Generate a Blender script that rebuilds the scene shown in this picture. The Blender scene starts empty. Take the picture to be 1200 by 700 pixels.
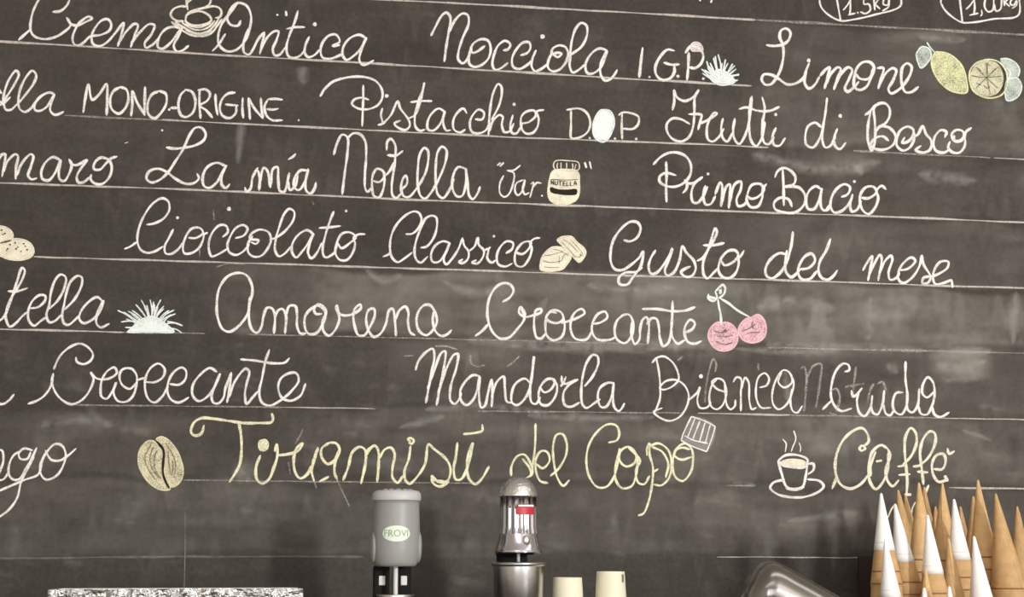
import bpy, bmesh, math, random
import numpy as np
from mathutils import Vector, Matrix
from mathutils.geometry import tessellate_polygon
random.seed(7)
S = bpy.context.scene
COL = S.collection
F = 1800.0                                   # focal length in pixels of the 1200x700 frame
PITCH = math.atan(305/1800); YAW = math.radians(10.66)
CAM = Vector((-0.68, -3.6, 1.5))

# ---------------------------------------------------------------- camera
cd = bpy.data.cameras.new('camera'); cam = bpy.data.objects.new('camera', cd); COL.objects.link(cam)
cd.sensor_width = 36; cd.lens = 36*F/1200; cd.clip_start = .05
cam.location = CAM; cam.rotation_euler = (math.pi/2+PITCH, 0, -YAW)
cd.dof.use_dof = True; cd.dof.focus_distance = 3.65; cd.dof.aperture_fstop = 8
S.camera = cam
# ---------------------------------------------------------------- world, lights, exposure
w = bpy.data.worlds.new('world'); S.world = w; w.use_nodes = True
w.node_tree.nodes['Background'].inputs[0].default_value = (.9, .92, 1, 1)
w.node_tree.nodes['Background'].inputs[1].default_value = .15
def area(name, loc, rot, sx, sy, e, c=(1, .96, .9)):
    l = bpy.data.lights.new(name, 'AREA'); l.shape = 'RECTANGLE'; l.size = sx; l.size_y = sy; l.energy = e; l.color = c
    o = bpy.data.objects.new(name, l); COL.objects.link(o); o.location = loc; o.rotation_euler = rot
    return o
NEUT = (1, .985, .97)
area('added_ceiling_light', (1.3, -2.0, 3.38), (math.radians(12), 0, 0), 3.0, .3, 9, NEUT)  # unseen overhead lamps, added for fill and chrome reflections
area('added_ceiling_light', (-1.2, -3.8, 3.38), (0, 0, 0), 2.6, .35, 12, NEUT)
for wx, wp in ((-2.4, 40), (-1.15, 26), (0.0, 14), (1.02, 14), (3.3, 26)):    # tall unseen lamps added for chrome stripes and frontal fill
    area('added_front_light', (wx, -6.72, 1.75), (math.radians(90), 0, 0), .62, 2.1, wp, (1, .99, .98))
area('added_front_light', (2.4, -6.6, 2.25), (math.radians(88), 0, math.radians(14)), .45, .7, 215, (1, .99, .98))  # unseen key lamp added at the right so mixer shadows fall left
S.view_settings.view_transform = 'Standard'; S.view_settings.look = 'None'
S.view_settings.gamma = 1; S.view_settings.use_curve_mapping = False
S.view_settings.exposure = 0.1

# ---------------------------------------------------------------- helpers
RM = cam.rotation_euler.to_matrix()
RI = RM.transposed()
def at(x, y, Y=0.0):
    """point on the upright plane world y = Y met by the view ray of photo pixel (x, y)"""
    d = RM @ Vector(((x-600)/F, -(y-350)/F, -1))
    return CAM + d*((Y-CAM.y)/d.y)
def ppm(p):
    q = RI @ (Vector(p)-CAM); return F/(-q.z)
def topx(p):
    q = RI @ (Vector(p)-CAM); return 600+F*q.x/-q.z, 350-F*q.y/-q.z
def lin(c):
    return tuple((v/255/12.92 if v/255 <= .04045 else ((v/255+.055)/1.055)**2.4) for v in c)+(1,)
def obj(name, bm, mat, parent=None, smooth=True):
    me = bpy.data.meshes.new(name)
    if isinstance(bm, bmesh.types.BMesh):
        bm.to_mesh(me); bm.free()
    else:
        me.from_pydata(bm[0], [], bm[1])
    me.materials.append(mat)
    if smooth:
        for p in me.polygons: p.use_smooth = True
    o = bpy.data.objects.new(name, me); COL.objects.link(o)
    if parent: o.parent = parent
    return o
def thing(name, label, cat, loc=(0, 0, 0), group=None):
    o = bpy.data.objects.new(name, None); COL.objects.link(o); o.location = loc
    o['label'] = label; o['category'] = cat
    if group: o['group'] = group
    return o
def tag(o, label, cat, group=None):
    o['label'] = label; o['category'] = cat
    if group: o['group'] = group
    return o
def box(x0, x1, y0, y1, z0, z1, bev=0):
    bm = bmesh.new(); bmesh.ops.create_cube(bm, size=1)
    bmesh.ops.scale(bm, vec=(x1-x0, y1-y0, z1-z0), verts=bm.verts)
    bmesh.ops.translate(bm, vec=((x0+x1)/2, (y0+y1)/2, (z0+z1)/2), verts=bm.verts)
    if bev: bmesh.ops.bevel(bm, geom=bm.edges[:], offset=bev, segments=2, affect='EDGES')
    return bm
def lathe(prof, n=40, sx=1, sy=1):
    """profile of (radius, z), revolved"""
    vs, fs = [], []
    for r, z in prof:
        for k in range(n):
            a = 2*math.pi*k/n; vs.append((r*math.cos(a)*sx, r*math.sin(a)*sy, z))
    for i in range(len(prof)-1):
        for k in range(n):
            a, b = i*n+k, i*n+(k+1) % n; fs.append((a, b, b+n, a+n))
    return vs, fs
def mat(name, col, rough=.5, metal=0, bump=0, bscale=200, var=0, vscale=30, spec=.5, bdist=.002):
    m = bpy.data.materials.new(name); m.use_nodes = True; nt = m.node_tree; b = nt.nodes['Principled BSDF']
    b.inputs['Base Color'].default_value = lin(col); b.inputs['Roughness'].default_value = rough
    b.inputs['Metallic'].default_value = metal; b.inputs['Specular IOR Level'].default_value = spec
    tc = nt.nodes.new('ShaderNodeTexCoord')
    if var:
        n = nt.nodes.new('ShaderNodeTexNoise'); n.inputs['Scale'].default_value = vscale; n.inputs['Detail'].default_value = 6
        r = nt.nodes.new('ShaderNodeMix'); r.data_type = 'RGBA'
        r.inputs[6].default_value = lin([c*(1-var) for c in col]); r.inputs[7].default_value = lin([min(255, c*(1+var)) for c in col])
        nt.links.new(tc.outputs['Object'], n.inputs['Vector']); nt.links.new(n.outputs['Fac'], r.inputs[0])
        nt.links.new(r.outputs[2], b.inputs['Base Color'])
    if bump:
        n = nt.nodes.new('ShaderNodeTexNoise'); n.inputs['Scale'].default_value = bscale; n.inputs['Detail'].default_value = 4
        bp = nt.nodes.new('ShaderNodeBump'); bp.inputs['Strength'].default_value = bump; bp.inputs['Distance'].default_value = bdist
        nt.links.new(tc.outputs['Object'], n.inputs['Vector']); nt.links.new(n.outputs['Fac'], bp.inputs['Height'])
        nt.links.new(bp.outputs[0], b.inputs['Normal'])
    return m

BOARD = (50, 44, 40)
def chalk(name, col, cover=.9, scale=420, spread=.42, edge=2.3):
    m = bpy.data.materials.new(name); m.use_nodes = True; nt = m.node_tree; b = nt.nodes['Principled BSDF']
    b.inputs['Roughness'].default_value = .95; b.inputs['Specular IOR Level'].default_value = .1
    tc = nt.nodes.new('ShaderNodeTexCoord'); n = nt.nodes.new('ShaderNodeTexNoise')
    n.inputs['Scale'].default_value = scale; n.inputs['Detail'].default_value = 3
    n2 = nt.nodes.new('ShaderNodeTexNoise'); n2.inputs['Scale'].default_value = 28; n2.inputs['Detail'].default_value = 3
    ad = nt.nodes.new('ShaderNodeMath'); ad.operation = 'MULTIPLY_ADD'; ad.inputs[1].default_value = .7
    mr = nt.nodes.new('ShaderNodeMapRange')
    mr.inputs[1].default_value = .35+.25; mr.inputs[2].default_value = .60+.35
    mr.inputs[3].default_value = max(0, cover-spread); mr.inputs[4].default_value = min(1, cover+.12)
    b.inputs['Base Color'].default_value = lin(col)
    L = nt.links.new
    L(tc.outputs['Object'], n.inputs['Vector']); L(tc.outputs['Object'], n2.inputs['Vector'])
    L(n2.outputs['Fac'], ad.inputs[0]); L(n.outputs['Fac'], ad.inputs[2]); L(ad.outputs[0], mr.inputs[0])
    if cover < 1:
        at_ = nt.nodes.new('ShaderNodeAttribute'); at_.attribute_name = 'core'
        gm = nt.nodes.new('ShaderNodeMath'); gm.operation = 'MULTIPLY'; gm.inputs[1].default_value = edge; gm.use_clamp = True
        pm = nt.nodes.new('ShaderNodeMath'); pm.operation = 'MULTIPLY'
        L(at_.outputs['Fac'], gm.inputs[0]); L(gm.outputs[0], pm.inputs[0]); L(mr.outputs[0], pm.inputs[1]); L(pm.outputs[0], b.inputs['Alpha'])
    return m
CH = {}
for k, c, cs, cf in [('white', (250, 243, 238), .93, .95), ('pale', (248, 240, 228), .86, .9), ('mint', (240, 248, 243), .95, .99),
                 ('cream', (246, 238, 214), .92, .92), ('yellow', (246, 240, 204), .9, .85), ('bean', (232, 222, 188), .9, .84),
                 ('cherry', (244, 196, 204), .97, .85), ('lemon', (240, 240, 190), .9, .74), ('dark', BOARD, 1, 1),
                 ('faint', (225, 218, 210), .3, .2)]:
    CH[k] = (chalk('chalk_'+k, c, cs), chalk('chalk_fill_'+k, c, cf, 260 if k in ('lemon', 'cherry', 'bean') else 420, .12 if k == 'mint' else .55 if k in ('lemon', 'cherry', 'bean') else .3))
M_RULE = chalk('chalk_rule', (225, 215, 206), .62, 160, .2)
M_RULEF = chalk('chalk_rule_faint', (215, 208, 200), .27, 160, .15)
M_HATCH = chalk('rubbed_hatch', (70, 66, 58), .6, 420, .3)
M_HAT = chalk('chalk_hat', (225, 222, 220), .16, 420, .1)
M_SMEAR = chalk('chalk_smear', (215, 212, 204), .13, 60, .11, .9)
M_PINK = chalk('chalk_pale_pink', (240, 225, 226), .9)
M_LEAF = chalk('chalk_leaf', (225, 236, 226), .66)
M_SLICE = chalk('chalk_slice', (238, 234, 200), .74)

# ---------------------------------------------------------------- setting
M_WALL = mat('wall_paint', (200, 194, 184), .8, var=.04)
M_CEIL = mat('ceiling_paint', (225, 222, 215), .9)
M_FLOOR = mat('floor_tile', (140, 128, 115), .5, var=.1)
M_DARKWALL = mat('dark_pillar', (45, 40, 38), .6)
def struct(name, bm, m):
    o = obj(name, bm, m, smooth=False); o['kind'] = 'structure'; return o
X0, X1, Y0, Y1, ZC = -3.6, 4.2, -7, .03, 3.45
struct('wall_back', box(X0, X1, Y1, Y1+.1, 0, ZC), M_WALL)
struct('floor', box(X0, X1, Y0, Y1, -.1, 0), M_FLOOR)
struct('ceiling', box(X0, X1, Y0, Y1, ZC, ZC+.1), M_CEIL)
struct('wall_left', box(X0-.1, X0, Y0, Y1, 0, ZC), M_WALL)
struct('wall_right', box(X1, X1+.1, Y0, Y1, 0, ZC), M_WALL)
struct('wall_front', box(X0, X1, Y0-.1, Y0, 0, ZC), M_DARKWALL)
for k, x in enumerate((-3.0, -1.8, -.55, .55, 1.5, 2.7, 3.6)):  # pillars added behind the camera so the chrome mirrors stripes
    struct('added_pillar_%d' % (k+1), box(x-.12, x+.12, Y0+.001, Y0+.26, 0, ZC-.001), M_DARKWALL if k % 2 else M_WALL)
# ---------------------------------------------------------------- chalkboard
bL, bR = at(-260, 350).x, at(1500, 350).x
BX0, BX1, BZ0, BZ1 = bL, bR, 1.19, 3.0
def yline(pts):
    xs = [p[0] for p in pts]; ys = [p[1] for p in pts]
    return lambda x: float(np.interp(x, xs, ys))
RULES = [[(-200, -38), (480, 1), (720, 14), (880, 23), (960, 27.5), (1200, 41), (1400, 52)],
 [(-200, 36), (0, 48.5), (240, 63.5), (480, 77), (720, 91.5), (885, 101), (1100, 112), (1400, 128)],
 [(-200, 122), (75, 135.5), (200, 141), (400, 151), (600, 161), (840, 170), (925, 174), (1000, 177), (1200, 187), (1400, 196)],
 [(-200, 205), (0, 214.5), (240, 223), (440, 232.5), (560, 237), (800, 246), (1040, 254), (1200, 261), (1400, 270)],
 [(-200, 294), (0, 300), (240, 307), (460, 314), (600, 318.5), (700, 322), (880, 327.5), (1120, 335.5), (1200, 338), (1400, 344)],
 [(-200, 381), (0, 386), (140, 389.5), (240, 391), (460, 396), (740, 403), (920, 408), (1200, 414), (1400, 418)],
 [(-200, 473), (80, 475), (200, 476), (400, 478.5), (560, 482), (815, 484.5), (940, 487), (1040, 489), (1200, 492), (1400, 495)],
 [(-200, 560), (215, 563), (440, 565.5), (600, 567), (880, 569.5), (1110, 572), (1200, 573), (1400, 575)],
 [(-200, 655), (0, 655), (215, 652.5), (400, 652.5), (860, 653), (1000, 654), (1400, 654)]]
LN = [yline(r) for r in RULES]
rng = np.random.RandomState(3)
def vnoise(X, Y, sx, sy, seed):
    r = np.random.RandomState(seed); G = r.rand(256, 256)
    u = X/sx+1000; v = Y/sy+1000; i = np.floor(u).astype(int); j = np.floor(v).astype(int); fu = u-i; fv = v-j
    fu = fu*fu*(3-2*fu); fv = fv*fv*(3-2*fv)
    g = lambda a, b: G[a % 256, b % 256]
    return (g(i, j)*(1-fu)+g(i+1, j)*fu)*(1-fv)+(g(i, j+1)*(1-fu)+g(i+1, j+1)*fu)*fv
NX, NZ = 640, 330
gx = np.linspace(BX0, BX1, NX); gz = np.linspace(BZ0, BZ1, NZ)
GX, GZ = np.meshgrid(gx, gz)
P = np.stack([GX-CAM.x, np.zeros_like(GX)-CAM.y, GZ-CAM.z], -1) @ np.array(RI).T
PX = 600+F*P[..., 0]/-P[..., 2]; PY = 350-F*P[..., 1]/-P[..., 2]
def sm(a, b, v):
    t = np.clip((v-a)/(b-a), 0, 1); return t*t*(3-2*t)
def band(k0, k1, x0, x1, e=40, edge=7):
    t = np.interp(PX.ravel(), [p[0] for p in RULES[k0]], [p[1] for p in RULES[k0]]).reshape(PX.shape)
    b = np.interp(PX.ravel(), [p[0] for p in RULES[k1]], [p[1] for p in RULES[k1]]).reshape(PX.shape)
    return sm(0, edge, PY-t)*sm(0, edge, b-PY)*sm(x0-e, x0+e, PX)*(1-sm(x1-e, x1+e, PX))
def blob(x, y, rx, ry, p=2):
    return np.exp(-(np.abs((PX-x)/rx)**p+np.abs((PY-y)/ry)**p))
wob = (vnoise(PX, PY, 60, 40, 11)-.5)*14
PY0 = PY; PY = PY+wob
D = np.zeros_like(PX)
def add(a, s):
    global D
    D = D+a*s
add(band(4, 5, 380, 1400, 60), .30); add(band(4, 5, 250, 420, 40), .16)
add(blob(960, 380, 70, 30), .14); add(blob(1090, 370, 110, 26), .18); add(blob(800, 350, 60, 26), .08)
add(band(5, 5, 0, 1, 1), 0)
add(blob(560, 420, 90, 16), .2); add(blob(640, 402, 200, 8), .14); add(blob(930, 412, 170, 8), .2)
add(blob(1125, 432, 34, 19, 6), .5); add(blob(1115, 415, 60, 10), .12)
add(band(5, 6, 460, 1400), .07); add(band(6, 7, 380, 1400, 80), .12); add(band(6, 7, -100, 240, 40), .08)
add(blob(80, 505, 75, 28), .12); add(blob(330, 520, 60, 30), .08); add(blob(250, 590, 90, 40), .07); add(blob(750, 345, 50, 14), .14); add(blob(420, 340, 50, 18), .12); add(blob(560, 350, 60, 30), .10); add(blob(960, 612, 70, 12), .1); add(blob(830, 540, 40, 40), .08); add(blob(610, 500, 150, 10), .1); add(blob(150, 500, 110, 14), .07)
add(blob(960, 505, 60, 24, 6), .2); add(blob(870, 510, 60, 30), .08); add(blob(1150, 520, 120, 40), .10)
add(band(7, 8, -400, 1500), .11); add(blob(200, 600, 420, 50), .05)
add(blob(960, 612, 60, 8), .12); add(blob(900, 600, 60, 26), .07); add(blob(760, 600, 130, 40), .05)
add(band(0, 2, 880, 1400, 50), .10); add(band(1, 2, 900, 1400, 50), .06); add(blob(990, 180, 60, 26), .10)
add(blob(1130, 165, 90, 25), .08); add(band(2, 3, 950, 1400, 60), .09); add(band(3, 4, 860, 1400, 100), .12)
add(blob(1090, 44, 50, 5), .14); add(band(1, 3, -400, 1000), .03)
add(blob(1007, 198, 6, 5), .3); add(blob(1047, 432, 8, 5), .3); add(blob(286, 555, 12, 10), .22); add(blob(440, 545, 20, 8), .1)
add(blob(355, 88, 6, 10), .1); add(blob(700, 500, 300, 14), .06); add(blob(1060, 450, 50, 24), .06)
N1 = vnoise(PX, PY0, 70, 9, 1); N2 = vnoise(PX, PY0, 22, 12, 2); N3 = vnoise(PX, PY0, 7, 5, 5); N4 = vnoise(PX, PY0, 160, 70, 8); N5 = vnoise(PX, PY0, 9, 60, 9)
N6 = vnoise(PX+40*N4, PY0+50*N5, 34, 26, 21); N7 = vnoise(PX+PY0*.6, PY0-PX*.2, 40, 6, 22); N8 = vnoise(PX, PY0, 3.5, 2.5, 23)
D = D*(.05+.5*N1+.6*N6+.35*N2+.25*N3+.25*N5)+.03+.06*N4+.05*N6*N7+.05*N6**3+.03*N3*N6+.03*N1+.02*N8
D = D+.10*sm(.72, .92, N7)*sm(.5, .8, N6)*(.3+sm(300, 480, PY0))
D = np.clip(D*.40, 0, 1)
vs = [(float(x), 0.0, float(z)) for x, z in zip(GX.ravel(), GZ.ravel())]
fs = [(j*NX+i, j*NX+i+1, (j+1)*NX+i+1, (j+1)*NX+i) for j in range(NZ-1) for i in range(NX-1)]
me = bpy.data.meshes.new('writing_surface'); me.from_pydata(vs, [], fs)
ca = me.attributes.new('dust', 'FLOAT', 'POINT'); ca.data.foreach_set('value', D.ravel().astype(np.float32))
mb = bpy.data.materials.new('blackboard_slate'); mb.use_nodes = True; nt = mb.node_tree; b = nt.nodes['Principled BSDF']
b.inputs['Roughness'].default_value = .7; b.inputs['Specular IOR Level'].default_value = .18
atn = nt.nodes.new('ShaderNodeAttribute'); atn.attribute_name = 'dust'
tc = nt.nodes.new('ShaderNodeTexCoord')
nz = nt.nodes.new('ShaderNodeTexNoise'); nz.inputs['Scale'].default_value = 90; nz.inputs['Detail'].default_value = 6
mm = nt.nodes.new('ShaderNodeMath'); mm.operation = 'MULTIPLY_ADD'; mm.inputs[1].default_value = .07
m2 = nt.nodes.new('ShaderNodeMath'); m2.operation = 'SUBTRACT'; m2.inputs[1].default_value = .035; m2.use_clamp = True
mx = nt.nodes.new('ShaderNodeMix'); mx.data_type = 'RGBA'
mx.inputs[6].default_value = lin(BOARD); mx.inputs[7].default_value = lin((202, 198, 187))
nt.links.new(tc.outputs['Object'], nz.inputs['Vector']); nt.links.new(nz.outputs['Fac'], mm.inputs[0])
nt.links.new(atn.outputs['Fac'], mm.inputs[2]); nt.links.new(mm.outputs[0], m2.inputs[0])
nt.links.new(m2.outputs[0], mx.inputs[0]); nt.links.new(mx.outputs[2], b.inputs['Base Color'])
me.materials.append(mb)
board = thing('chalkboard', 'large dark grey chalkboard covered in handwritten gelato flavours', 'chalkboard', (0, 0, 0))
ws = bpy.data.objects.new('writing_surface', me); COL.objects.link(ws); ws.parent = board
obj('backing', box(BX0, BX1, .002, .028, BZ0, BZ1), M_DARKWALL, board, False)

# ---------------------------------------------------------------- chalk strokes on the board
def spline(pts, step=1.2, closed=False):
    if len(pts) < 2: return pts
    n = len(pts); out = []
    P_ = [np.array(p, float) for p in pts]
    rng_ = range(n) if closed else range(n-1)
    for i in rng_:
        if closed: p0, p1, p2, p3 = P_[i-1], P_[i], P_[(i+1) % n], P_[(i+2) % n]
        else:
            p1, p2 = P_[i], P_[i+1]; p0 = P_[i-1] if i else 2*p1-p2; p3 = P_[i+2] if i+2 < n else 2*p2-p1
        # centripetal
        t = [0]
        for a, b_ in ((p0, p1), (p1, p2), (p2, p3)): t.append(t[-1]+max(1e-3, np.linalg.norm(b_-a))**.5)
        m = max(2, int(np.linalg.norm(p2-p1)/step))
        for k in range(m):
            u = t[1]+(t[2]-t[1])*k/m
            A1 = (t[1]-u)/(t[1]-t[0])*p0+(u-t[0])/(t[1]-t[0])*p1
            A2 = (t[2]-u)/(t[2]-t[1])*p1+(u-t[1])/(t[2]-t[1])*p2
            A3 = (t[3]-u)/(t[3]-t[2])*p2+(u-t[2])/(t[3]-t[2])*p3
            B1 = (t[2]-u)/(t[2]-t[0])*A1+(u-t[0])/(t[2]-t[0])*A2
            B2 = (t[3]-u)/(t[3]-t[1])*A2+(u-t[1])/(t[3]-t[1])*A3
            out.append((t[2]-u)/(t[2]-t[1])*B1+(u-t[1])/(t[2]-t[1])*B2)
    if not closed: out.append(P_[-1])
    return out
lift = [0]
class Strokes:
    def __init__(s): s.v = []; s.f = []; s.c = []
    def pt(s, x, y, d, c=1.0):
        p = at(x, y); s.v.append((p.x, -d, p.z)); s.c.append(c); return len(s.v)-1
    def ribbon(s, pts, w, step=1.2, jit=.22, base=.0006):
        q = spline(pts, step)
        lift[0] = (lift[0]+1) % 23; d = base+lift[0]*.00002
        n = len(q); ph = random.random()*20; rows = []
        for i, p in enumerate(q):
            a = q[max(0, i-1)]; b_ = q[min(n-1, i+1)]; t = b_-a; L = np.linalg.norm(t)
            t = t/L if L > 1e-6 else np.array((1., 0.)); nn = np.array((-t[1], t[0]))
            e = min(i, n-1-i)*step/w if n > 6 else 1
            k = (.55+.45*min(1, e*1.6))*(1+jit*math.sin(i*.31+ph)*math.sin(i*.12+ph*2))
            rows.append([s.pt(*(p+nn*w/2*k), d, 0), s.pt(*p, d+.0008), s.pt(*(p-nn*w/2*k), d, 0)])
        for i in range(n-1):
            for c in (0, 1): s.f.append((rows[i][c], rows[i][c+1], rows[i+1][c+1], rows[i+1][c]))
        for r, p, sg in ((rows[0], q[0]-(q[1]-q[0])/max(1e-6, np.linalg.norm(q[1]-q[0]))*w*.3, 1), (rows[-1], q[-1]+(q[-1]-q[-2])/max(1e-6, np.linalg.norm(q[-1]-q[-2]))*w*.3, -1)):
            c = s.pt(*p, d, 0)
            for k in (0, 1): s.f.append((r[k], r[k+1], c) if sg < 0 else (r[k+1], r[k], c))
    def dot(s, x, y, r):
        lift[0] = (lift[0]+1) % 23; d = .0006+lift[0]*.00002
        c = s.pt(x, y, d+.001); ring = [s.pt(x+r*(1+.12*math.sin(k*2.1+x))*math.cos(k*.6283), y+r*math.sin(k*.6283), d, .25) for k in range(10)]
        for k in range(10): s.f.append((c, ring[k], ring[(k+1) % 10]))
    def fill(s, pts, d=.0004):
        q = spline(pts, 3, True); b0 = len(s.v)
        for p in q: s.pt(p[0], p[1], d)
        for t in tessellate_polygon([[Vector((p[0], p[1], 0)) for p in q]]): s.f.append(tuple(b0+k for k in t))
    def build(s, name, m, parent):
        o = obj(name, (s.v, s.f), m, parent)
        a_ = o.data.attributes.new('core', 'FLOAT', 'POINT'); a_.data.foreach_set('value', s.c); s.__init__(); return o
KIDS = {'hat outline': 'chef hat', 'bean groove': 'coffee bean', 'DOP letter O': 'D.O.P.', 'jar lettering': 'jar', 'quotation marks': 'jar', 'biscuit specks': 'biscuit', 'chocolate lines': 'chocolate',
        'cherry hatching': 'cherries', 'cherry stems': 'cherries', 'bean hatching': 'coffee bean', 'coffee foam': 'coffee cup',
        'cup steam': 'coffee cup', 'slice hatching': 'lemons', 'lemon leaves': 'lemons'}
DRAW = {'I.G.P. blob', 'hazelnut tuft', 'jar', 'biscuit', 'chocolate', 'coconut tuft', 'cherries', 'coffee bean', 'chef hat', 'coffee cup', 'weight cup', 'egg basket', 'lemons'}
SUBN = {'bean groove': 'groove', 'DOP letter O': 'filled_letter', 'jar lettering': 'jar_lettering', 'quotation marks': 'quotation_mark', 'biscuit specks': 'speck', 'chocolate lines': 'edge_lines',
        'cherry hatching': 'hatching', 'cherry stems': 'cherry_stem', 'bean hatching': 'hatching', 'coffee foam': 'coffee_foam', 'cup steam': 'steam',
        'slice hatching': 'hatching', 'lemon leaves': 'leaf'}
FORCE_FILL = {'lemons', 'coffee bean', 'cherries'}
def spans(lines):
    it = []
    for k, ((wd, ox, oy, sc), ln) in enumerate(lines):
        xs = [ox+float(a.split(',')[0])/sc for a in ln.lstrip('%#').split()]
        it.append((min(xs), max(xs), k))
    it.sort(); out = []
    for a, b_, k in it:
        if out and a-out[-1][1] < 7.5: out[-1][1] = max(out[-1][1], b_); out[-1][2].append(k)
        else: out.append([a, b_, [k]])
    return [[lines[k] for k in sorted(o[2])] for o in out]
def write_all(data):
    groups = []
    for ln in data.strip().splitlines():
        if ln.startswith('@'):
            c, nm, lab, wd, off = ln[1:].strip().split('|'); c = c.strip(); off = [float(v) for v in off.split()]
            if c != '+': groups.append([c, nm, lab, []])
            cur = (float(wd), off[0], off[1], off[2] if len(off) > 2 else 5.0)
        else: groups[-1][3].append((cur, ln))
    made = {}
    split = []
    for c, nm, lab, lines in groups:
        if nm in DRAW or nm in KIDS: split.append((c, nm, lab, lines)); continue
        cl = spans(lines)
        words = lab.split('reading ')[1].split(',')[0].split(' over')[0].split() if 'reading ' in lab else []
        if len(cl) == len(words) and len(words) > 1:
            for w_, q in zip(words, cl): split.append((c, nm, lab.split('reading ')[0]+'reading '+w_, q))
        else:
            for q in cl: split.append((c, nm, lab, q))
    for c, nm, lab, lines in split:
        st, fl, f2 = Strokes(), Strokes(), Strokes(); base = .0009 if nm in KIDS else .0006
        if c == 'dark': base = .0030
        for (wd, ox, oy, sc), ln in lines:
            kind = ln[0] if ln[0] in '%#' else ''
            tk = ln.lstrip('%#').split()
            if len(tk) == 1 and tk[0].count(',') == 2:
                x, y, r = [float(v) for v in tk[0].split(',')]; st.dot(ox+x/sc, oy+y/sc, r/sc)
                if c == 'dark': pass
                continue
            pts = [(ox+float(a.split(',')[0])/sc, oy+float(a.split(',')[1])/sc) for a in tk]
            w_ = wd/sc*(1.18 if c != 'dark' else 1)
            if kind == '%':
                fl.fill(pts); st.ribbon(pts+[pts[0]], min(w_, 2.8), base=.0005)
            elif kind == '#': f2.fill(pts, .0007)
            else: st.ribbon(pts, w_, base=base)
        par = made[KIDS[nm]] if nm in KIDS else board
        m_s, m_f = CH[c]
        if nm in ('cherry hatching', 'chocolate lines', 'bean hatching', 'slice hatching'): m_s = M_HATCH
        if nm == 'I.G.P. blob': m_f = m_s = M_PINK
        if c == 'dark' or nm == 'biscuit specks':
            for i, v in enumerate(st.v): st.v[i] = (v[0], v[1]-.0018 if nm == 'biscuit specks' else v[1], v[2])
        if nm in SUBN: name = SUBN[nm]
        elif nm in DRAW: name = 'chalk_drawing'
        elif c == 'faint' or nm in ('small ticks', 'dots'): name = 'chalk_mark'
        else: name = 'chalk_lettering'
        o = st.build(name, m_s, par); o['label'] = lab; made[nm] = o
        if name in ('hatching', 'speck', 'edge_lines', 'chalk_mark', 'steam', 'cherry_stem', 'leaf', 'jar_lettering'): o['kind'] = 'stuff'
        if fl.v and nm not in SUBN: q = fl.build('chalk_fill', m_f, o)
        elif fl.v: fl.build('chalk_fill', m_f, made[KIDS[nm]])
        if f2.v: f2.build('chalk_shading', CH['dark'][0] if nm == 'jar' else M_LEAF if nm == 'lemon leaves' else M_HAT if nm == 'chef hat' else M_SLICE, o if nm not in SUBN else made[KIDS[nm]])['kind'] = 'stuff'

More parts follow.
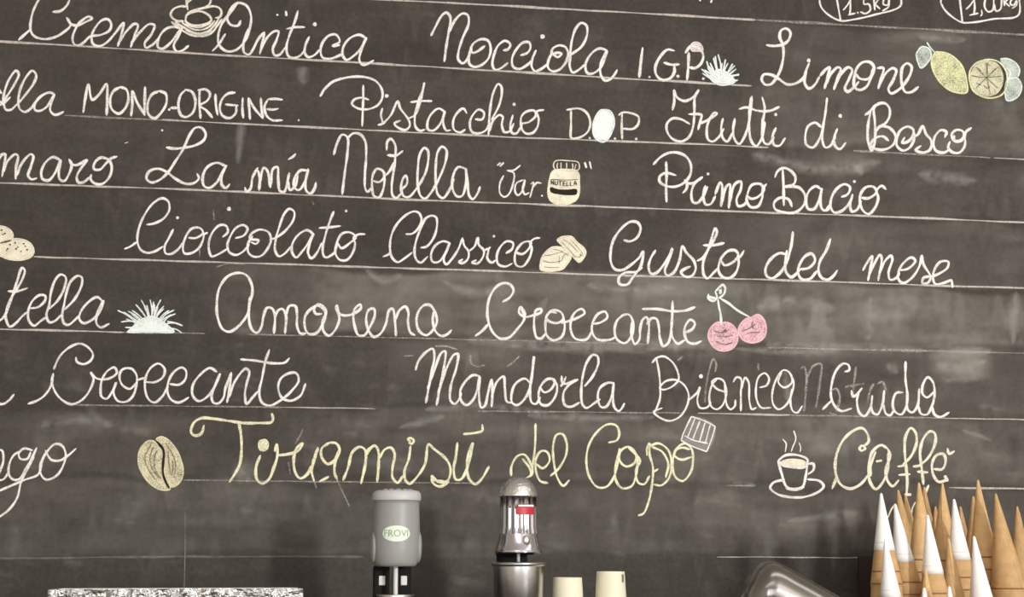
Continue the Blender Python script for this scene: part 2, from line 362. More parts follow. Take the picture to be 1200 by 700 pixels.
STROKES = '''
@ white|Crema Antica|white chalk handwriting reading Crema Antica|15|0 0
408,-14 400,-60 340,-75 265,-50 210,30 185,100 180,180 205,215 265,230 330,215 385,180 412,152 408,128 390,104
408,0 390,35 352,66 308,70
110,235 140,207 180,172
392,106 412,138 440,150 462,148 500,130 540,108 520,98 470,130 440,175 425,225 435,260 458,268 490,250 528,215 590,205 640,180 652,145 635,115 600,118 560,160 537,215 545,258 578,272 625,250 675,195 725,135 712,200 690,272
695,255 740,185 790,140 808,148 790,205 766,277
768,255 820,190 875,142 905,150 888,200 848,255 855,280 895,262 935,220
1060,168 1020,158 970,172 930,225 925,275 950,287 1000,250 1045,190 1065,165 1040,220 1018,270 1035,302 1070,296 1105,268
@ + |||15|240 0
45,300 80,262 120,200
210,122 195,150 150,145 132,110 150,55 195,18 245,35 270,90 265,160 235,240 180,295 125,300 85,265 78,215 100,140 150,75 190,20
262,160 240,210 225,265 232,310 260,320 285,285 310,235 345,190
350,190 340,240 322,318
326,300 355,235 405,185 432,185 420,235 398,290 410,325 440,320 470,280
545,65 530,120 495,210 478,280 490,330 520,342 560,325 590,290
480,170 530,160 585,160
612,215 590,265 585,310 605,335 640,325 675,290
645,143,13
475,68 478,92
425,88,7
790,265 750,270 790,245 770,205 730,208 690,250 678,300 690,338 735,345 790,325 810,315
945,225 905,205 850,225 812,275 808,325 830,352 870,330 910,290 945,225 915,300 905,355 925,380 960,372 988,355
@ white|Nocciola|white chalk handwriting reading Nocciola|15|480 0
125,210 150,160 190,90 215,75 238,100 230,180 215,270 203,362
232,190 265,120 310,80 340,90 345,140 310,225 285,310 285,350 310,372 340,345 355,290
440,270 400,300 370,310 358,290 375,255 420,230 460,240 475,290 460,345 415,385 375,392 350,375 347,340 360,300 365,285
548,296 575,290 590,262 560,240 520,265 495,320 485,380 500,410 535,400 575,370
650,325 690,310 708,280 700,250 665,250 625,290 600,345 605,390 640,405 690,380 720,350
740,295 718,350 715,390 735,418 770,405 810,375
778,215,14
840,320 870,335 890,315 862,310 835,318 835,290 870,268 910,275 928,310 915,365 875,410 835,418 810,395 815,350 838,305
925,330 960,310 1010,270 1040,200 1035,150 1005,135 975,165 950,240 940,330 938,390 955,425 990,410 1030,375
1155,295 1110,285 1060,320 1030,380 1040,428 1070,432 1120,395 1155,300 1120,370 1120,440 1145,472 1175,465 1205,430 1215,410
@ white|I.G.P.|white chalk capitals reading I.G.P.|17|720 0
165,280 155,360 145,455
205,452,7
350,298 310,292 270,330 240,390 245,440 280,470 325,460 350,425 350,385
290,368 335,380 378,378
372,448,10
435,310 432,390 425,470
415,310 450,270 500,290 520,325 505,375 470,400 438,395
520,462,8
@ white|I.G.P. blob|pale pinkish chalk blob on top of the capital P|10|720 0
%455,300 445,275 460,252 490,250 510,270 515,300 490,300
@ mint|hazelnut tuft|white chalk spiky tuft beside the I.G.P. capitals|10|720 0
%555,455 580,425 610,410 650,420 680,445 705,478 680,492 620,498 580,480
590,330 600,400 625,470
630,370 625,420 630,480
650,350 640,400 630,460
545,400 590,450 620,480
705,385 660,430 630,470
730,440 680,445 640,470
560,370 585,420 620,470
525,410 570,440 610,475
510,405 560,450 620,485
540,360 560,420 610,480
580,340 595,400 620,480
607,320 622,380 625,480
665,370 640,420 620,480
692,375 660,430 630,485
712,405 670,440 630,485
728,435 690,450 640,485
722,470 690,478 640,488
515,430 570,465
550,385 590,440
600,400 610,470
@ white|Limone|white chalk handwriting reading Limone|17|720 0
890,265 930,270 985,262 1020,235 1030,190 1005,168 975,180 968,220 985,260 990,320 975,400 950,455 915,495 880,495 862,465 875,438 920,440 965,465 1010,495 1060,490 1105,460 1125,420
1140,370 1118,430 1115,490 1140,520 1175,495 1200,450
1138,355,12
@ + |||17|960 0
5,445 35,410 60,395 48,450 30,520
35,500 70,430 110,395 125,405 105,465 85,525
90,505 130,430 170,395 192,410 175,460 150,520 165,538 200,515 230,480
210,430 235,460 280,465 310,440 320,395 295,365 250,368 220,400 205,450 205,510 235,528 275,510 300,460 315,400
340,400 375,400 365,450 345,520
350,500 385,435 430,400 450,412 435,465 405,525 420,548 460,530 500,490 535,430 540,390 515,372 490,390 480,440 485,500 505,540 540,540 580,510
@ white|ella|white chalk handwriting reading lla, cut off by the left edge|15|0 75
-40,230 0,240 40,190 90,110 110,60 95,40 60,80 30,150 20,220 35,268 65,268 100,235
20,235 60,195
100,240 150,180 200,110 212,65 190,40 155,75 122,140 108,210 115,262 145,282 180,262 210,220
322,180 290,168 240,190 205,235 205,270 235,275 280,245 318,180 300,230 295,275 320,298 350,292 372,280
-5,150 8,172
-10,215 20,235
@ white|MONO-ORIGINE|white chalk capitals reading MONO-ORIGINE|16|0 75
488,285 500,200 518,122 540,210 580,180 625,118 628,200 625,300
700,138 665,160 645,210 655,265 695,292 730,265 752,210 740,150 700,135
768,305 775,240 775,160 805,230 850,300
850,135 848,220 845,300
930,160 890,180 865,235 870,295 905,320 945,285 975,230 970,175 930,158
992,268,8
1000,258 1045,258
1085,155 1060,180 1045,240 1060,300 1090,312 1130,285 1145,220 1125,165 1085,150
@ + |||15|200 75
170,150 168,230 175,320
160,155 205,150 230,175 215,215 170,245 205,270 245,315
262,178 265,240 275,300
378,168 335,175 300,210 288,265 305,305 345,318 380,290 385,245
320,238 395,245
422,200 420,260 425,318
455,200 460,260 465,325
455,200 490,260 540,320
528,200 532,260 540,320
570,208 610,205 655,210
565,265 600,268 630,262
568,210 550,250 560,300 595,330 655,330
750,330,6
@ white|Pistacchio|white chalk handwriting reading Pistacchio|14|400 75
-122,190 -100,150 -60,110 0,85 0,85
-125,190 -100,150 -55,110 10,85 75,75 140,78 200,100 235,145 240,195 215,240 160,265 100,262 62,235 75,210 120,198 160,210
128,125 128,200 125,280 122,365
240,260 232,300 240,350 215,358
240,355 290,300 330,220 345,260 395,330 400,365 375,388 335,375 310,350 345,332
265,188,12
395,320 430,300 460,230 485,110 478,150 448,230 430,310 435,370 460,392 490,385
405,225 460,218 530,218
605,280 570,262 530,290 505,340 508,385 540,390 580,350 605,280 595,340 615,390 640,388
735,290 715,262 680,285 655,335 660,385 695,402 725,385
785,325 825,325 835,285 805,268 770,300 752,350 765,398 800,408 845,390 870,345
880,330 925,240 940,170 935,130 918,118 890,170 872,260 865,340 862,420
865,400 885,340 925,300 945,310 940,360 955,400 985,395 1010,350
1005,300 990,360 1000,405 1025,408 1050,370
1012,237,10
1060,350 1100,340 1140,300 1130,275 1085,280 1055,310 1055,375 1080,408 1120,405 1148,370 1155,320 1145,280 1185,270
1060,345 1045,385 1035,400
@ pale|D.O.P.|white chalk capitals D and P with full stops|14|600 75
345,275 345,360 348,435 400,430 445,395 458,340 435,285 390,262 320,270
455,435,7
603,438,8
728,440,8
645,290 642,360 645,440
625,300 650,285 700,290 740,310 740,350 710,380 650,380
@ mint|DOP letter O|pale green chalk filled oval letter O between the D and the P|14|600 75
%540,268 515,275 490,310 475,360 478,410 500,445 535,458 565,435 588,390 598,340 590,300 570,275
@ white|Frutti di Bosco|white chalk handwriting reading Frutti di Bosco|15|760 75
140,270 150,220 148,155 165,195 210,218 255,200 292,155 270,200 268,280 260,370 235,430 190,455 140,440 108,395 108,350 140,320 190,325 240,352
235,295 300,295 310,300 300,345 290,385
300,350 345,330 400,290 385,285 350,340 340,400 350,445 375,455 410,430 440,380
435,320 425,380 435,435 460,455 495,400
505,320 495,390 505,445 530,470 560,430 590,330 605,190
600,195 590,290 590,400 605,460 630,482 665,430 680,340
665,195 680,260 668,340 665,420 680,465 705,470 735,430
530,265 570,255 640,275 710,275 765,252
745,375 725,430 735,475 765,480 800,435
745,297,10
1010,370 975,345 935,365 918,420 925,475 962,490 1000,440 1020,380
1045,200 1035,290 1020,380 1018,450 1035,490 1065,480 1095,420
1105,380 1085,440 1095,485 1120,500 1155,462
1123,305,12
@ + |||16|960 75
268,300 295,280 325,240
300,280 285,360 285,450 305,510 325,450 325,340 320,260 345,235 385,232 410,260 410,310 385,350 345,375 330,400
360,365 410,375 445,420 435,470 390,500 330,500 300,480 320,440 370,425 405,450
500,430 485,462 520,455 545,425 550,385 520,368 480,385 455,430 455,480 490,508 530,490 555,440 555,400
555,430 580,410 605,365 625,410 655,450 650,500 610,520 565,505 595,480
735,430 745,400 715,388 680,420 668,470 685,510 730,520 765,500
790,420 790,450 815,455 845,430 840,395 800,388 775,415 790,450 830,450 855,425
850,440 858,400 890,375
855,440 850,485 820,520 780,518 755,490 765,455
@ white|maro|white chalk handwriting reading maro, cut off by the left edge|16|0 140
-30,290 -5,230 15,205 30,205 25,270 12,335
15,315 45,245 90,205 105,215 95,280 92,350
98,330 130,255 180,205 195,215 180,280 165,330 185,352 215,345
355,240 310,222 265,255 242,310 250,350 285,358 325,310 355,240 345,300 350,350 375,362 405,320 420,265 405,235
405,235 420,262 450,268 510,240 480,280 450,335 460,370 490,368 525,340
640,235 590,225 555,255 550,290 585,295 620,260 650,230 685,218
640,235 655,280 640,340 600,378 560,378 530,350 535,325
@ white|La mia|white chalk handwriting reading La mia|16|160 140
175,165 220,172 290,165 350,150 395,120 405,85 380,50 345,50 315,85 270,180 225,250 185,310 135,355 85,370 58,345 75,305 125,290 170,305 230,350 290,378 340,372 365,345 355,320
525,275 470,255 415,280 388,335 395,390 425,402 470,370 525,270 500,330 500,385 525,402 545,380
635,400 645,425 668,405 680,340 710,285
712,300 722,350 718,415
722,370 745,285 765,300 785,400
785,385 800,290 825,280 830,350 840,420 865,425 885,360 895,315
885,360 900,415 930,390 945,330
1000,300 960,300 925,350 925,400 950,415 985,370 1005,295 990,360 995,420 1020,435 1045,400 1050,370
890,235 915,220 932,203
@ white|Notella|white chalk handwriting reading Notella|15|360 140
155,208 175,140 205,90 235,105 235,200 220,310 205,440
232,115 270,82 310,88 340,130 345,220 338,320 340,405 352,425 380,400
385,360 420,368 450,340 445,305 410,290 385,325 380,400 392,450 420,458 445,410 455,340
465,180 470,130 490,115 515,150 515,230 505,310 495,390 500,445 520,462 550,435
460,330 485,300 510,250
470,210 520,212 560,185
555,410 585,375 578,330 560,350 550,410 565,450 595,455 630,420 690,320 710,230 705,180 685,168 660,205 648,290 648,390 665,450 690,465 725,430 780,330 812,240 815,180 790,160 765,190 752,290 755,390 765,440 795,462 830,420 860,350
930,290 885,280 858,320 850,400 875,450 905,450 930,380 930,290 940,380 950,450 970,468 1000,430 1012,395
@ white|Var.|small white chalk word Var. in quotation marks|11|560 150
115,220 130,205
130,225 150,205
150,280 128,330 130,385 155,405 180,390 205,330 210,265 170,250
170,250 210,248 248,220
265,305 225,325 218,375 235,395 262,365 275,305 262,355 275,390 300,380
310,330 325,320 318,360 305,408
320,350 345,322 372,325
375,398,6
@ cream|jar|cream chalk drawing of a spread jar with a dark band|14|635 180 10.77
%155,205 120,240 100,300 80,400 75,510 100,590 160,630 250,655 360,630 440,580 472,500 475,350 470,260 430,215 300,200
160,195 145,160 160,105 200,88 330,92 450,108 470,140 465,200 400,215 160,200
200,120 190,150 195,190
240,120 240,160 240,195
310,120 312,160 310,200
385,130 390,160 385,205
430,140 420,170 415,200
#105,425 200,450 330,455 440,450 440,515 330,528 200,515 110,490
@ dark|jar lettering|dark capital lettering across the jar drawing|9|635 180 10.77
115,340 116,395
115,340 145,395
145,395 146,342
165,348 166,390 180,402 195,390 196,350
210,352 250,352
230,352 230,408
268,355 268,410
268,355 295,356
268,382 290,382
268,410 296,410
315,355 315,410 340,410
360,355 360,410 385,408
400,410 418,350 440,405
408,385 434,385
@ + |||7|635 180 10.77
110,330 200,335 330,338 450,330
@ white|quotation marks|two white chalk closing quotation marks beside the jar drawing|24|635 180 10.77
540,115 560,180
600,105 622,195
@ white|Primo Bacio|white chalk handwriting reading Primo Bacio|16|740 150
128,215 165,175 215,148 265,145 315,165 345,210 345,270 310,320 255,345 200,340 165,315 165,285 200,265 260,278
202,200 205,280 202,360 205,435
310,305 325,325 320,360 300,382
325,325 360,325 415,288
415,290 370,325 350,385 360,435 385,440 420,400 445,345
432,340 420,400 435,450 465,445 490,400
448,270,9
490,390 520,320 530,335 525,460
528,440 555,345 575,330 570,470
575,440 605,330 640,315 640,360 615,420 625,458 660,450 680,420
680,400 700,415 740,405 775,360 755,330 705,335 680,385 675,430 700,465 740,460 765,410 770,355 790,330
840,290 855,255 890,235 930,250 960,290 950,330 900,345 980,350 1018,400 1010,450 960,495 890,495 840,475 835,440 870,410 920,420 940,462
885,245 890,340 892,455
1110,360 1080,342 1040,370 1022,430 1035,475 1070,475 1105,400 1115,355 1105,430 1120,480 1150,480 1170,440
@ + |||16|880 150
530,405 565,390 580,350 550,330 510,350 475,400 465,455 485,495 525,490 570,450 595,400
470,440 440,480
595,390 580,450 590,490 620,480 645,430
605,315,9
645,410 690,412 735,375 715,345 670,350 640,395 640,450 660,490 690,505 725,470 745,410 735,370 765,340 790,360
@ white|Cioccolato|white chalk handwriting reading Cioccolato|14|130 215
80,385 115,370 150,345
210,243 255,235 310,205 342,155 335,105 300,88 250,115 200,180 165,260 155,340 175,390 215,408 260,398 305,370
365,270 340,320 315,370 320,410 350,415 390,390 425,345
390,202,9
455,320 500,320 540,290 520,262 475,265 440,310 422,370 430,410 470,410 515,380 540,330 545,295
540,300 565,290
655,315 685,285 675,250 640,245 600,280 575,340 575,395 590,428 640,410 680,385
692,150,13
730,322 780,305 800,265 775,245 735,260 700,310 682,365 695,405 735,420 780,395 810,360
820,345 850,355 865,335 815,325 820,300 870,272 920,285 938,325 925,370 880,425 835,430 805,405 805,350 830,310
930,330 965,320 1030,270 1072,205 1072,165 1045,150 1015,180 985,260 965,330 962,395 985,428 1020,410 1055,370
1190,300 1150,275 1100,300 1065,350 1060,400 1085,435 1120,400 1150,360 1185,300 1165,350 1155,410 1170,440 1200,425
@ + |||14|300 215
335,300 310,370 305,410 325,438 355,410 385,350
455,165 430,230 405,310 390,390 400,430 425,435
370,262 430,258 495,250
475,345 500,380 550,350 585,315 550,288 505,295 475,345 465,410 490,448 530,450 565,410 580,350 570,320 600,300 638,298
420,435 460,405 475,360
528,162,8
@ white|Classico|white chalk handwriting reading Classico|14|440 215
45,430 70,420 90,405
178,298 215,295 250,265 270,215 255,175 225,165 180,185 125,240 92,310 85,390 100,440 130,462 170,440 215,405
265,378 300,370 340,320 360,250 355,200 330,190 295,205 265,265 240,330 228,400 240,450 265,465 305,430
435,350 395,340 350,365 325,420 335,460 370,460 410,410 435,350 410,410 400,455 415,475 450,440 485,385 510,320
510,325 520,365 545,400 540,445 510,468 490,462 510,445
545,400 580,370 600,320 605,360 635,395 625,440 595,470 565,465 590,450
635,395 660,385 655,440 680,465 705,450
660,385 672,375
693,310,8
765,410 800,385 805,350 770,340 730,375 710,430 720,475 760,488 800,470
820,405 860,415 900,380 910,345 870,345 830,385 815,435 825,480 860,488 900,440 915,380 905,350 930,325 962,320
@ cream|biscuit|cream chalk drawing of oval biscuits at the left edge|8|0 215
%-40,250 0,250 40,260 70,285 78,315 60,345 -40,350
%-30,370 0,345 50,330 110,325 160,340 190,365 200,400 185,430 140,448 60,448 10,430 -30,410
@ dark|biscuit specks|tiny dark specks on the biscuit drawing|5|0 215
10,275,5
30,295,5
18,300,4
45,385,5
60,360,5
90,350,5
95,385,5
105,375,4
140,355,5
160,390,5
150,370,4
125,400,4
40,395,4
@ cream|chocolate|cream chalk drawing of two chocolate pieces|9|600 240
%165,340 180,300 215,262 240,250 290,250 330,285 345,310 320,350 290,380 170,382
%262,208 290,190 350,188 375,215 425,260 430,290 395,338 375,325 320,265
@ dark|chocolate lines|thin dark lines drawn on the chocolate pieces|5|600 240
185,300 230,295 300,275
180,330 230,340 290,330
185,365 230,370 275,368
275,300 275,345
290,330 305,295 325,290
240,262 280,270 330,300
300,205 340,230 385,280
340,205 370,235 400,270
370,300 395,310 405,270
395,295 410,300 410,280
285,215 330,260 370,310
@ white|Gusto del mese|white chalk handwriting reading Gusto del mese|16|700 240
155,208 190,215 230,195 253,140 235,105 195,100 145,135 95,205 78,270 80,340 105,380 150,382 200,350 245,310 268,275 260,340 235,390 160,400 125,430 130,465 175,468 205,430 245,380 262,370
340,268 310,320 300,370 315,405 345,400 390,350 420,300 438,258 420,320 395,390 410,415 445,400 480,330 498,245 520,280 565,330 575,380 550,420 510,420 490,395 515,375 545,362
585,330 620,310 650,260 690,140 700,160 675,220 640,280 618,350 625,415 645,432 680,400 710,370
620,238 680,238 742,225
725,330 745,355 790,340 825,300 810,270 770,270 735,300 715,340 710,390 735,425 775,430 810,400 828,340 820,300
805,325 840,300 858,270
@ + |||17|880 240
205,290 165,285 115,320 85,375 90,415 120,432 165,405 205,345 235,240 245,160
210,270 200,340 205,395 235,425 260,410 285,385
285,380 340,370 375,325 355,288 320,300 285,350 275,400 300,440 345,435 385,390
465,200 440,270 405,330 395,390 415,430 450,440 485,415 505,385
@ + |||15|880 240
655,385 680,340 710,300 700,370 685,445
690,420 720,350 755,295 765,310 745,445
750,410 785,330 820,300 828,320 805,400 815,440 850,430 870,400
865,385 920,375 962,330 940,310 900,335 865,390 865,440 890,460 930,440 965,400 990,350 1000,300 1010,350 1050,420 1040,455 1005,462 1010,430 1050,420
1050,425 1100,405 1150,370 1155,335 1110,335 1075,380 1065,430 1080,465 1125,460 1175,440
1175,440 1180,485
@ white|tella|white chalk handwriting reading tella, cut off by the left edge|15|0 300
-20,395 25,355 60,270 100,150 130,70 145,85 125,150 75,230 40,310 35,370 58,415 90,398 130,355 160,330
48,208 100,208 160,190
180,308 225,300 265,260 265,235 235,230 190,265 165,330 170,380 200,410 235,385 270,360
290,310 340,260 380,180 385,125 355,110 325,140 300,210 288,290 272,350 290,390 325,380 360,345
380,315 440,250 480,165 478,125 455,118 415,150 390,215 375,290 365,350 375,395 400,405 440,375 465,350
600,265 570,242 520,270 475,325 465,370 490,395 540,375 590,320 605,265 570,340 565,395 590,420 640,398
@ mint|coconut tuft|pale chalk spiky tuft drawn as grated coconut|9|0 300
%745,448 775,420 805,385 850,365 880,355 920,365 960,390 990,415 1020,445 900,448
900,270 895,320 890,370
845,300 865,340 875,380
815,310 845,345 870,390
775,320 815,350 850,390
960,295 930,330 905,380
990,320 950,350 920,390
1005,345 960,370 930,400
1040,395 990,395 950,410
725,330 780,365 830,400
740,370 790,390 840,410
905,285 905,340 900,390
770,340 810,370 850,400
690,320 740,345 800,390
750,325 790,345 830,380
795,285 830,325 860,370
828,260 855,310 870,360
880,258 890,310 890,370
942,258 915,310 900,370
1020,318 970,345 930,390
960,310 930,340 910,380
1028,340 985,360 950,400
710,388 760,382 820,395
980,385 1020,392 1070,410
980,425 1030,430 1065,452
735,420 780,420 830,410
860,290 870,330 880,370
925,300 915,330 905,360
@ white|Amarena|white chalk handwriting reading Amarena Croccante|16|230 300
315,240 300,340 250,410 195,445 155,430 125,360 120,280 135,190 185,120 250,100 295,115 325,170 328,220 310,300 310,380 325,430 355,452 380,420 395,350 415,305 445,310 460,350 455,455
458,370 480,320 505,312 525,350 520,455
525,350 545,295 580,295 590,350 590,410 610,455 640,455
735,340 700,340 690,310 715,285 760,320 740,400 700,455 655,455 635,410 640,350 680,305 715,292 755,330 740,390 745,440 775,468 810,440 838,370 820,300 825,290 840,340 880,350 930,335 965,305 960,285 930,310 920,350 930,420 950,465 985,465 1010,430 1045,350 1040,310 1010,318 995,370 1010,440 1040,475 1080,455 1110,400 1130,320 1150,310 1165,400 1170,470
@ + |||16|380 300
415,380 440,320 475,298 492,330 490,390 505,450 530,465
655,340 620,290 585,290 550,330 540,390 560,445 600,465 640,430 660,380 645,330 635,370 650,440 685,470 720,460 745,435
1045,270 1085,245 1108,205 1090,170 1050,160 1005,185 970,240 955,310 960,380 985,445 1030,485 1080,480 1130,430 1172,365 1150,300
885,470 925,440 960,400
@ + |||15|540 310
370,310 375,290 350,250 340,280 370,308 420,300 470,280 470,262 440,270 430,310 430,380 445,430 470,435 500,400
560,285 520,280 500,320 560,345 600,320 585,280 540,270 505,300 495,370 505,420 540,445 590,425 608,370 600,320 590,340 640,330 700,305 725,285 710,262 670,280 645,330 645,390 670,435 735,440 770,390
775,350 820,340 858,310 845,278 805,290 770,350 770,400 800,440 880,440 905,425
960,290 915,330 900,390 915,440 960,462 1000,420 1010,350 985,295 940,300
1000,340 1000,420 1020,468 1045,440 1050,380 1065,325 1085,310 1100,340 1095,465
@ + |||16|700 310
290,350 315,318 345,320 360,370 365,430 385,480 415,460 430,400 438,300 440,215
262,262 350,262 440,275 520,270 572,250
430,380 440,430 470,465 510,445
515,400 555,380 570,345 545,325 515,360 510,410 530,455 570,465 610,450
@ cherry|cherries|pink chalk drawing of two cherries|14|700 310
%740,340 700,342 665,370 650,410 660,455 695,495 740,508 785,495 815,460 820,410 800,365 770,345
%905,310 865,325 830,365 828,400 850,440 900,458 950,450 980,420 988,370 970,320 940,295
@ dark|cherry hatching|fine dark hatching lines inside the pink cherries|7|700 310
680,390 720,400 770,385
690,450 740,470 790,460
740,395 745,380 755,400
700,420 750,425 790,415
850,390 890,375 925,350
910,330 905,360 920,380
870,410 900,400 950,400
@ mint|cherry stems|pale green chalk cherry stems and leaves|14|700 310
725,355 722,300 712,250 705,205
888,308 820,270 770,230 720,200
650,175 650,200 680,215 700,195 690,160
690,160 735,120 748,140 740,175 710,200
655,190 670,195 690,200
715,150 720,170 725,145
@ white|Croccante|white chalk handwriting reading Croccante, left of the yellow words|14|0 380
445,195 450,220 490,235 530,215 545,180 520,140 470,115 410,135 350,190 315,265
312,290 305,340 325,400 370,450 420,470 480,445 525,390 548,320 532,285 560,315 600,325 650,315 685,285 670,255 630,275 600,320 590,370 595,425 625,438 655,400 680,345 665,400 690,450 740,455 780,420 800,350 800,300 770,262 720,265 700,300 715,355 760,380 800,345
165,468 215,450 260,420 295,370 310,320
805,328 850,315
855,340 910,340 955,310 965,265 930,232 885,255 855,310 850,380 870,440 905,460 950,425 985,365
995,352 1050,355 1085,325 1090,275 1065,255 1020,280 990,330 980,390 1000,440 1040,460 1075,450 1105,430
@ + |||15|160 380
470,280 430,258 370,300 330,360 330,420 365,452 410,430 450,380 490,290 465,350 440,420 450,460 480,465 510,430 520,380 555,285
555,285 545,380 530,460
540,430 580,330 640,262 660,280 645,350 635,410 645,468 680,430 710,395
778,150 755,220 735,320 718,400 735,460 780,478 840,450 910,390 950,330 935,288 890,290 845,320 830,370 850,430 900,450 960,420 990,350
610,207 700,215 800,230 870,225 895,200
@ white|a flourish|white chalk stroke cut off by the left edge below the ruled line|14|0 380
-20,466 20,468 55,445 82,412
@ white|Mandorla|white chalk handwriting reading Mandorla|15|470 380
85,270 100,220 145,165 185,145 195,190 175,300 145,462
155,380 195,270 235,170 258,160 250,260 230,360 208,475
215,410 270,250 310,180 332,175 325,250 290,370 290,450 315,468 345,430 350,400
460,305 420,300 370,345 345,400 355,455 385,475 430,430 460,310 455,400 470,490 490,480 510,400 530,325 535,400 530,485
530,430 560,340 600,308 608,380 620,455 650,462
755,345 725,320 670,350 648,405 650,460 680,475 730,430 760,350 778,190 765,300 755,390 765,460 790,468 815,430
810,370 840,400 880,380 900,330 860,322 820,360 805,420 820,470 860,475 905,420 912,355 890,330
940,305 945,345 965,350 1035,325
1035,325 980,360 950,410 960,475 995,485 1045,460
935,365 950,345 965,310
@ + |||15|600 380
425,365 470,310 505,230 500,190 475,180 440,220 415,300 405,400 412,470 435,492 480,465 515,440
595,345 560,345 515,375 502,430 520,485 550,485 585,420 595,345 590,420 600,490 625,510 645,490 658,465
@ white|Bianca|white chalk handwriting reading Bianca over rubbed-out letters|12|740 390
120,178 145,150 190,140 240,175 270,230 275,275 240,315 185,335 165,325 200,285 260,278 310,310 335,370 320,440 280,495 220,518 160,495 130,465 180,442
145,150 160,230 168,320 165,390 135,470
330,400 385,350 400,320 385,400 400,440 440,440 465,410
407,256,13
555,350 500,330 470,290 495,270 535,280 555,350 530,430 495,450 465,430 455,370 475,300 500,275
545,290 550,370 560,430 580,450 605,430 608,395
595,290 615,262 640,270 640,350 640,460
645,330 665,265 685,290 690,400 705,450 730,440
750,322 790,310 805,270 780,238 745,260 728,330 735,400 760,440 815,440
880,230 860,290 895,322 940,290 925,235 890,220 850,270 825,350 830,420 860,450 900,430 935,370 950,290 930,240
940,330 930,400 945,460 970,470 1000,430
@ white|Cruda|white chalk handwriting reading Cruda|15|920 390
350,230 375,220 370,190 340,182 300,220 275,290 268,370 290,430 330,460 388,445
220,450 250,420 270,400
388,340 400,375 430,350 450,325
430,350 420,400 435,470 465,490 500,440 510,370
500,420 515,470 540,480 570,420 580,340
575,420 590,475 615,485 640,450
690,350 650,355 630,410 640,460 680,480 710,430 715,360 705,280 705,170
710,400 720,455 745,468 775,430 785,330
780,430 795,475 830,480 860,430 875,360 865,290 835,262 805,310 805,360 830,380 860,360 875,340
860,430 875,480 910,495 960,468
@ faint|rubbed out letters|faint rubbed-out chalk letters behind Bianca Cruda|14|920 390
90,210 110,200 125,260 120,350 110,460
130,260 165,195 210,185 205,280 180,440
260,345 300,330 320,380 300,460
350,320 400,310 460,300
415,200 405,280 395,360
480,420 500,330 520,300
540,300 570,290 590,340
260,470 300,485
@ faint|rubbed out strokes|faint rubbed-out chalk strokes above Mandorla and Bianca|12|740 390
430,410 440,290 480,155 495,180 490,230
270,165 300,140
740,180 745,220
@ + |||12|470 380
405,180 410,230 450,250 490,240
620,250 660,220 690,190
20,188 70,185
200,130 260,130 330,150
@ white|ngo|white chalk handwriting reading ngo, cut off by the left edge|14|0 470
-40,300 10,290 20,350 5,400 -20,460
-10,466 20,460 50,420
180,300 160,340 120,340 110,310 140,280 190,290
215,275 180,350 150,400 110,460 75,460 52,430 55,370 80,320 115,295
200,330 150,420 125,470 100,570 50,640 -10,685
-10,530 60,500 140,465 225,430 245,360 275,300 320,255 360,260 385,310 370,380 330,440 270,462 240,430 238,370 270,300
265,290 300,345 350,350 400,320 445,280
@ bean|coffee bean|beige chalk drawing of a coffee bean|12|0 470
%930,270 905,240 870,235 835,265 812,320 815,380 850,450 900,500 950,522 995,518 965,460 950,390 955,310
%915,222 945,212 990,235 1035,290 1060,350 1072,430 1050,480 1010,505 985,490 965,430 965,340 945,265
@ dark|bean groove|dark curved groove between the two halves of the bean|13|0 470
915,235 945,265 960,300 957,360 955,420 970,470 992,512
@ dark|bean hatching|thin dark curved hatching inside the coffee bean|7|0 470
880,265 850,330 870,400 910,460
900,270 880,330 890,390 930,450
920,290 905,340 910,400 945,460
970,250 1010,310 1030,380 1020,450
985,290 990,360 1000,430
1010,350 1015,400 1005,440
@ yellow|Tiramisu|pale yellow chalk handwriting reading Tiramisu|17|200 470
195,145 180,190 145,205 120,185 135,130 180,102 250,105 340,118 430,130 520,130 590,125 600,105 592,75
400,130 412,200 415,290 405,370 375,430 345,475
%540,228 520,240 520,280 540,292 565,280 570,245 555,228
525,320 500,390 505,460 535,485 575,460 605,390 625,320 622,255 610,295
630,320 700,310 750,290 772,250 740,275 722,330 730,420 760,455 800,430 825,380
860,275 840,350 825,410 840,470
930,245 885,280 885,330 920,370 965,345 990,290 970,250 930,245
865,278 830,370
985,290 965,350 960,420 975,460
870,475 925,445
1010,465 1040,390 1065,300 1110,270 1140,290 1140,370 1115,485
1140,320 1180,270 1200,262
@ + |||16|360 470
350,290 395,262 415,290 418,370 410,475
420,340 455,285 490,275 512,310 500,390 500,450 530,480 560,440
605,265 595,340 570,410 575,465 600,485 640,450 690,370 710,255 740,280 820,350 840,410 820,470 770,475 730,440 740,462 800,470
605,240 590,225 605,218 625,235 610,252 595,245
725,460 745,490 780,502 830,475
880,245 870,330 858,400 870,460 900,460 935,400 970,250 945,310 935,390 950,460 985,488 1020,460 1065,385
915,195 970,190 1025,175 1025,140
@ faint|smear strokes|faint chalk strokes trailing below Tiramisu|9|200 470
965,440 1000,520 1050,625
840,470 855,515
730,250 760,200 775,165
690,360 700,430
@ yellow|del Capo|pale yellow chalk handwriting reading del Capo|14|580 480
95,390 95,340 130,275 170,265 205,310 220,370 205,395
160,290 200,340 215,390
237,85 235,200 225,300 205,390 185,400
240,320 280,345 320,300 305,250 270,245 240,290 240,360 265,420 310,432
325,390 370,350 415,270 420,200 395,145 360,150 340,220 345,310 365,400 400,448 435,415
665,195 715,180 728,140 710,95 660,88 600,130 550,210 535,310 555,400 600,455 650,455 690,410 720,310 730,230
735,235 730,300 770,335 820,310 820,250 780,220 735,245 705,340 710,420 745,462 800,450 825,390 835,300 830,260
780,225 830,270 850,300 825,360 840,430 875,438 905,390
890,270 890,230 905,200 905,260 925,340 920,440 900,540 870,610 840,622
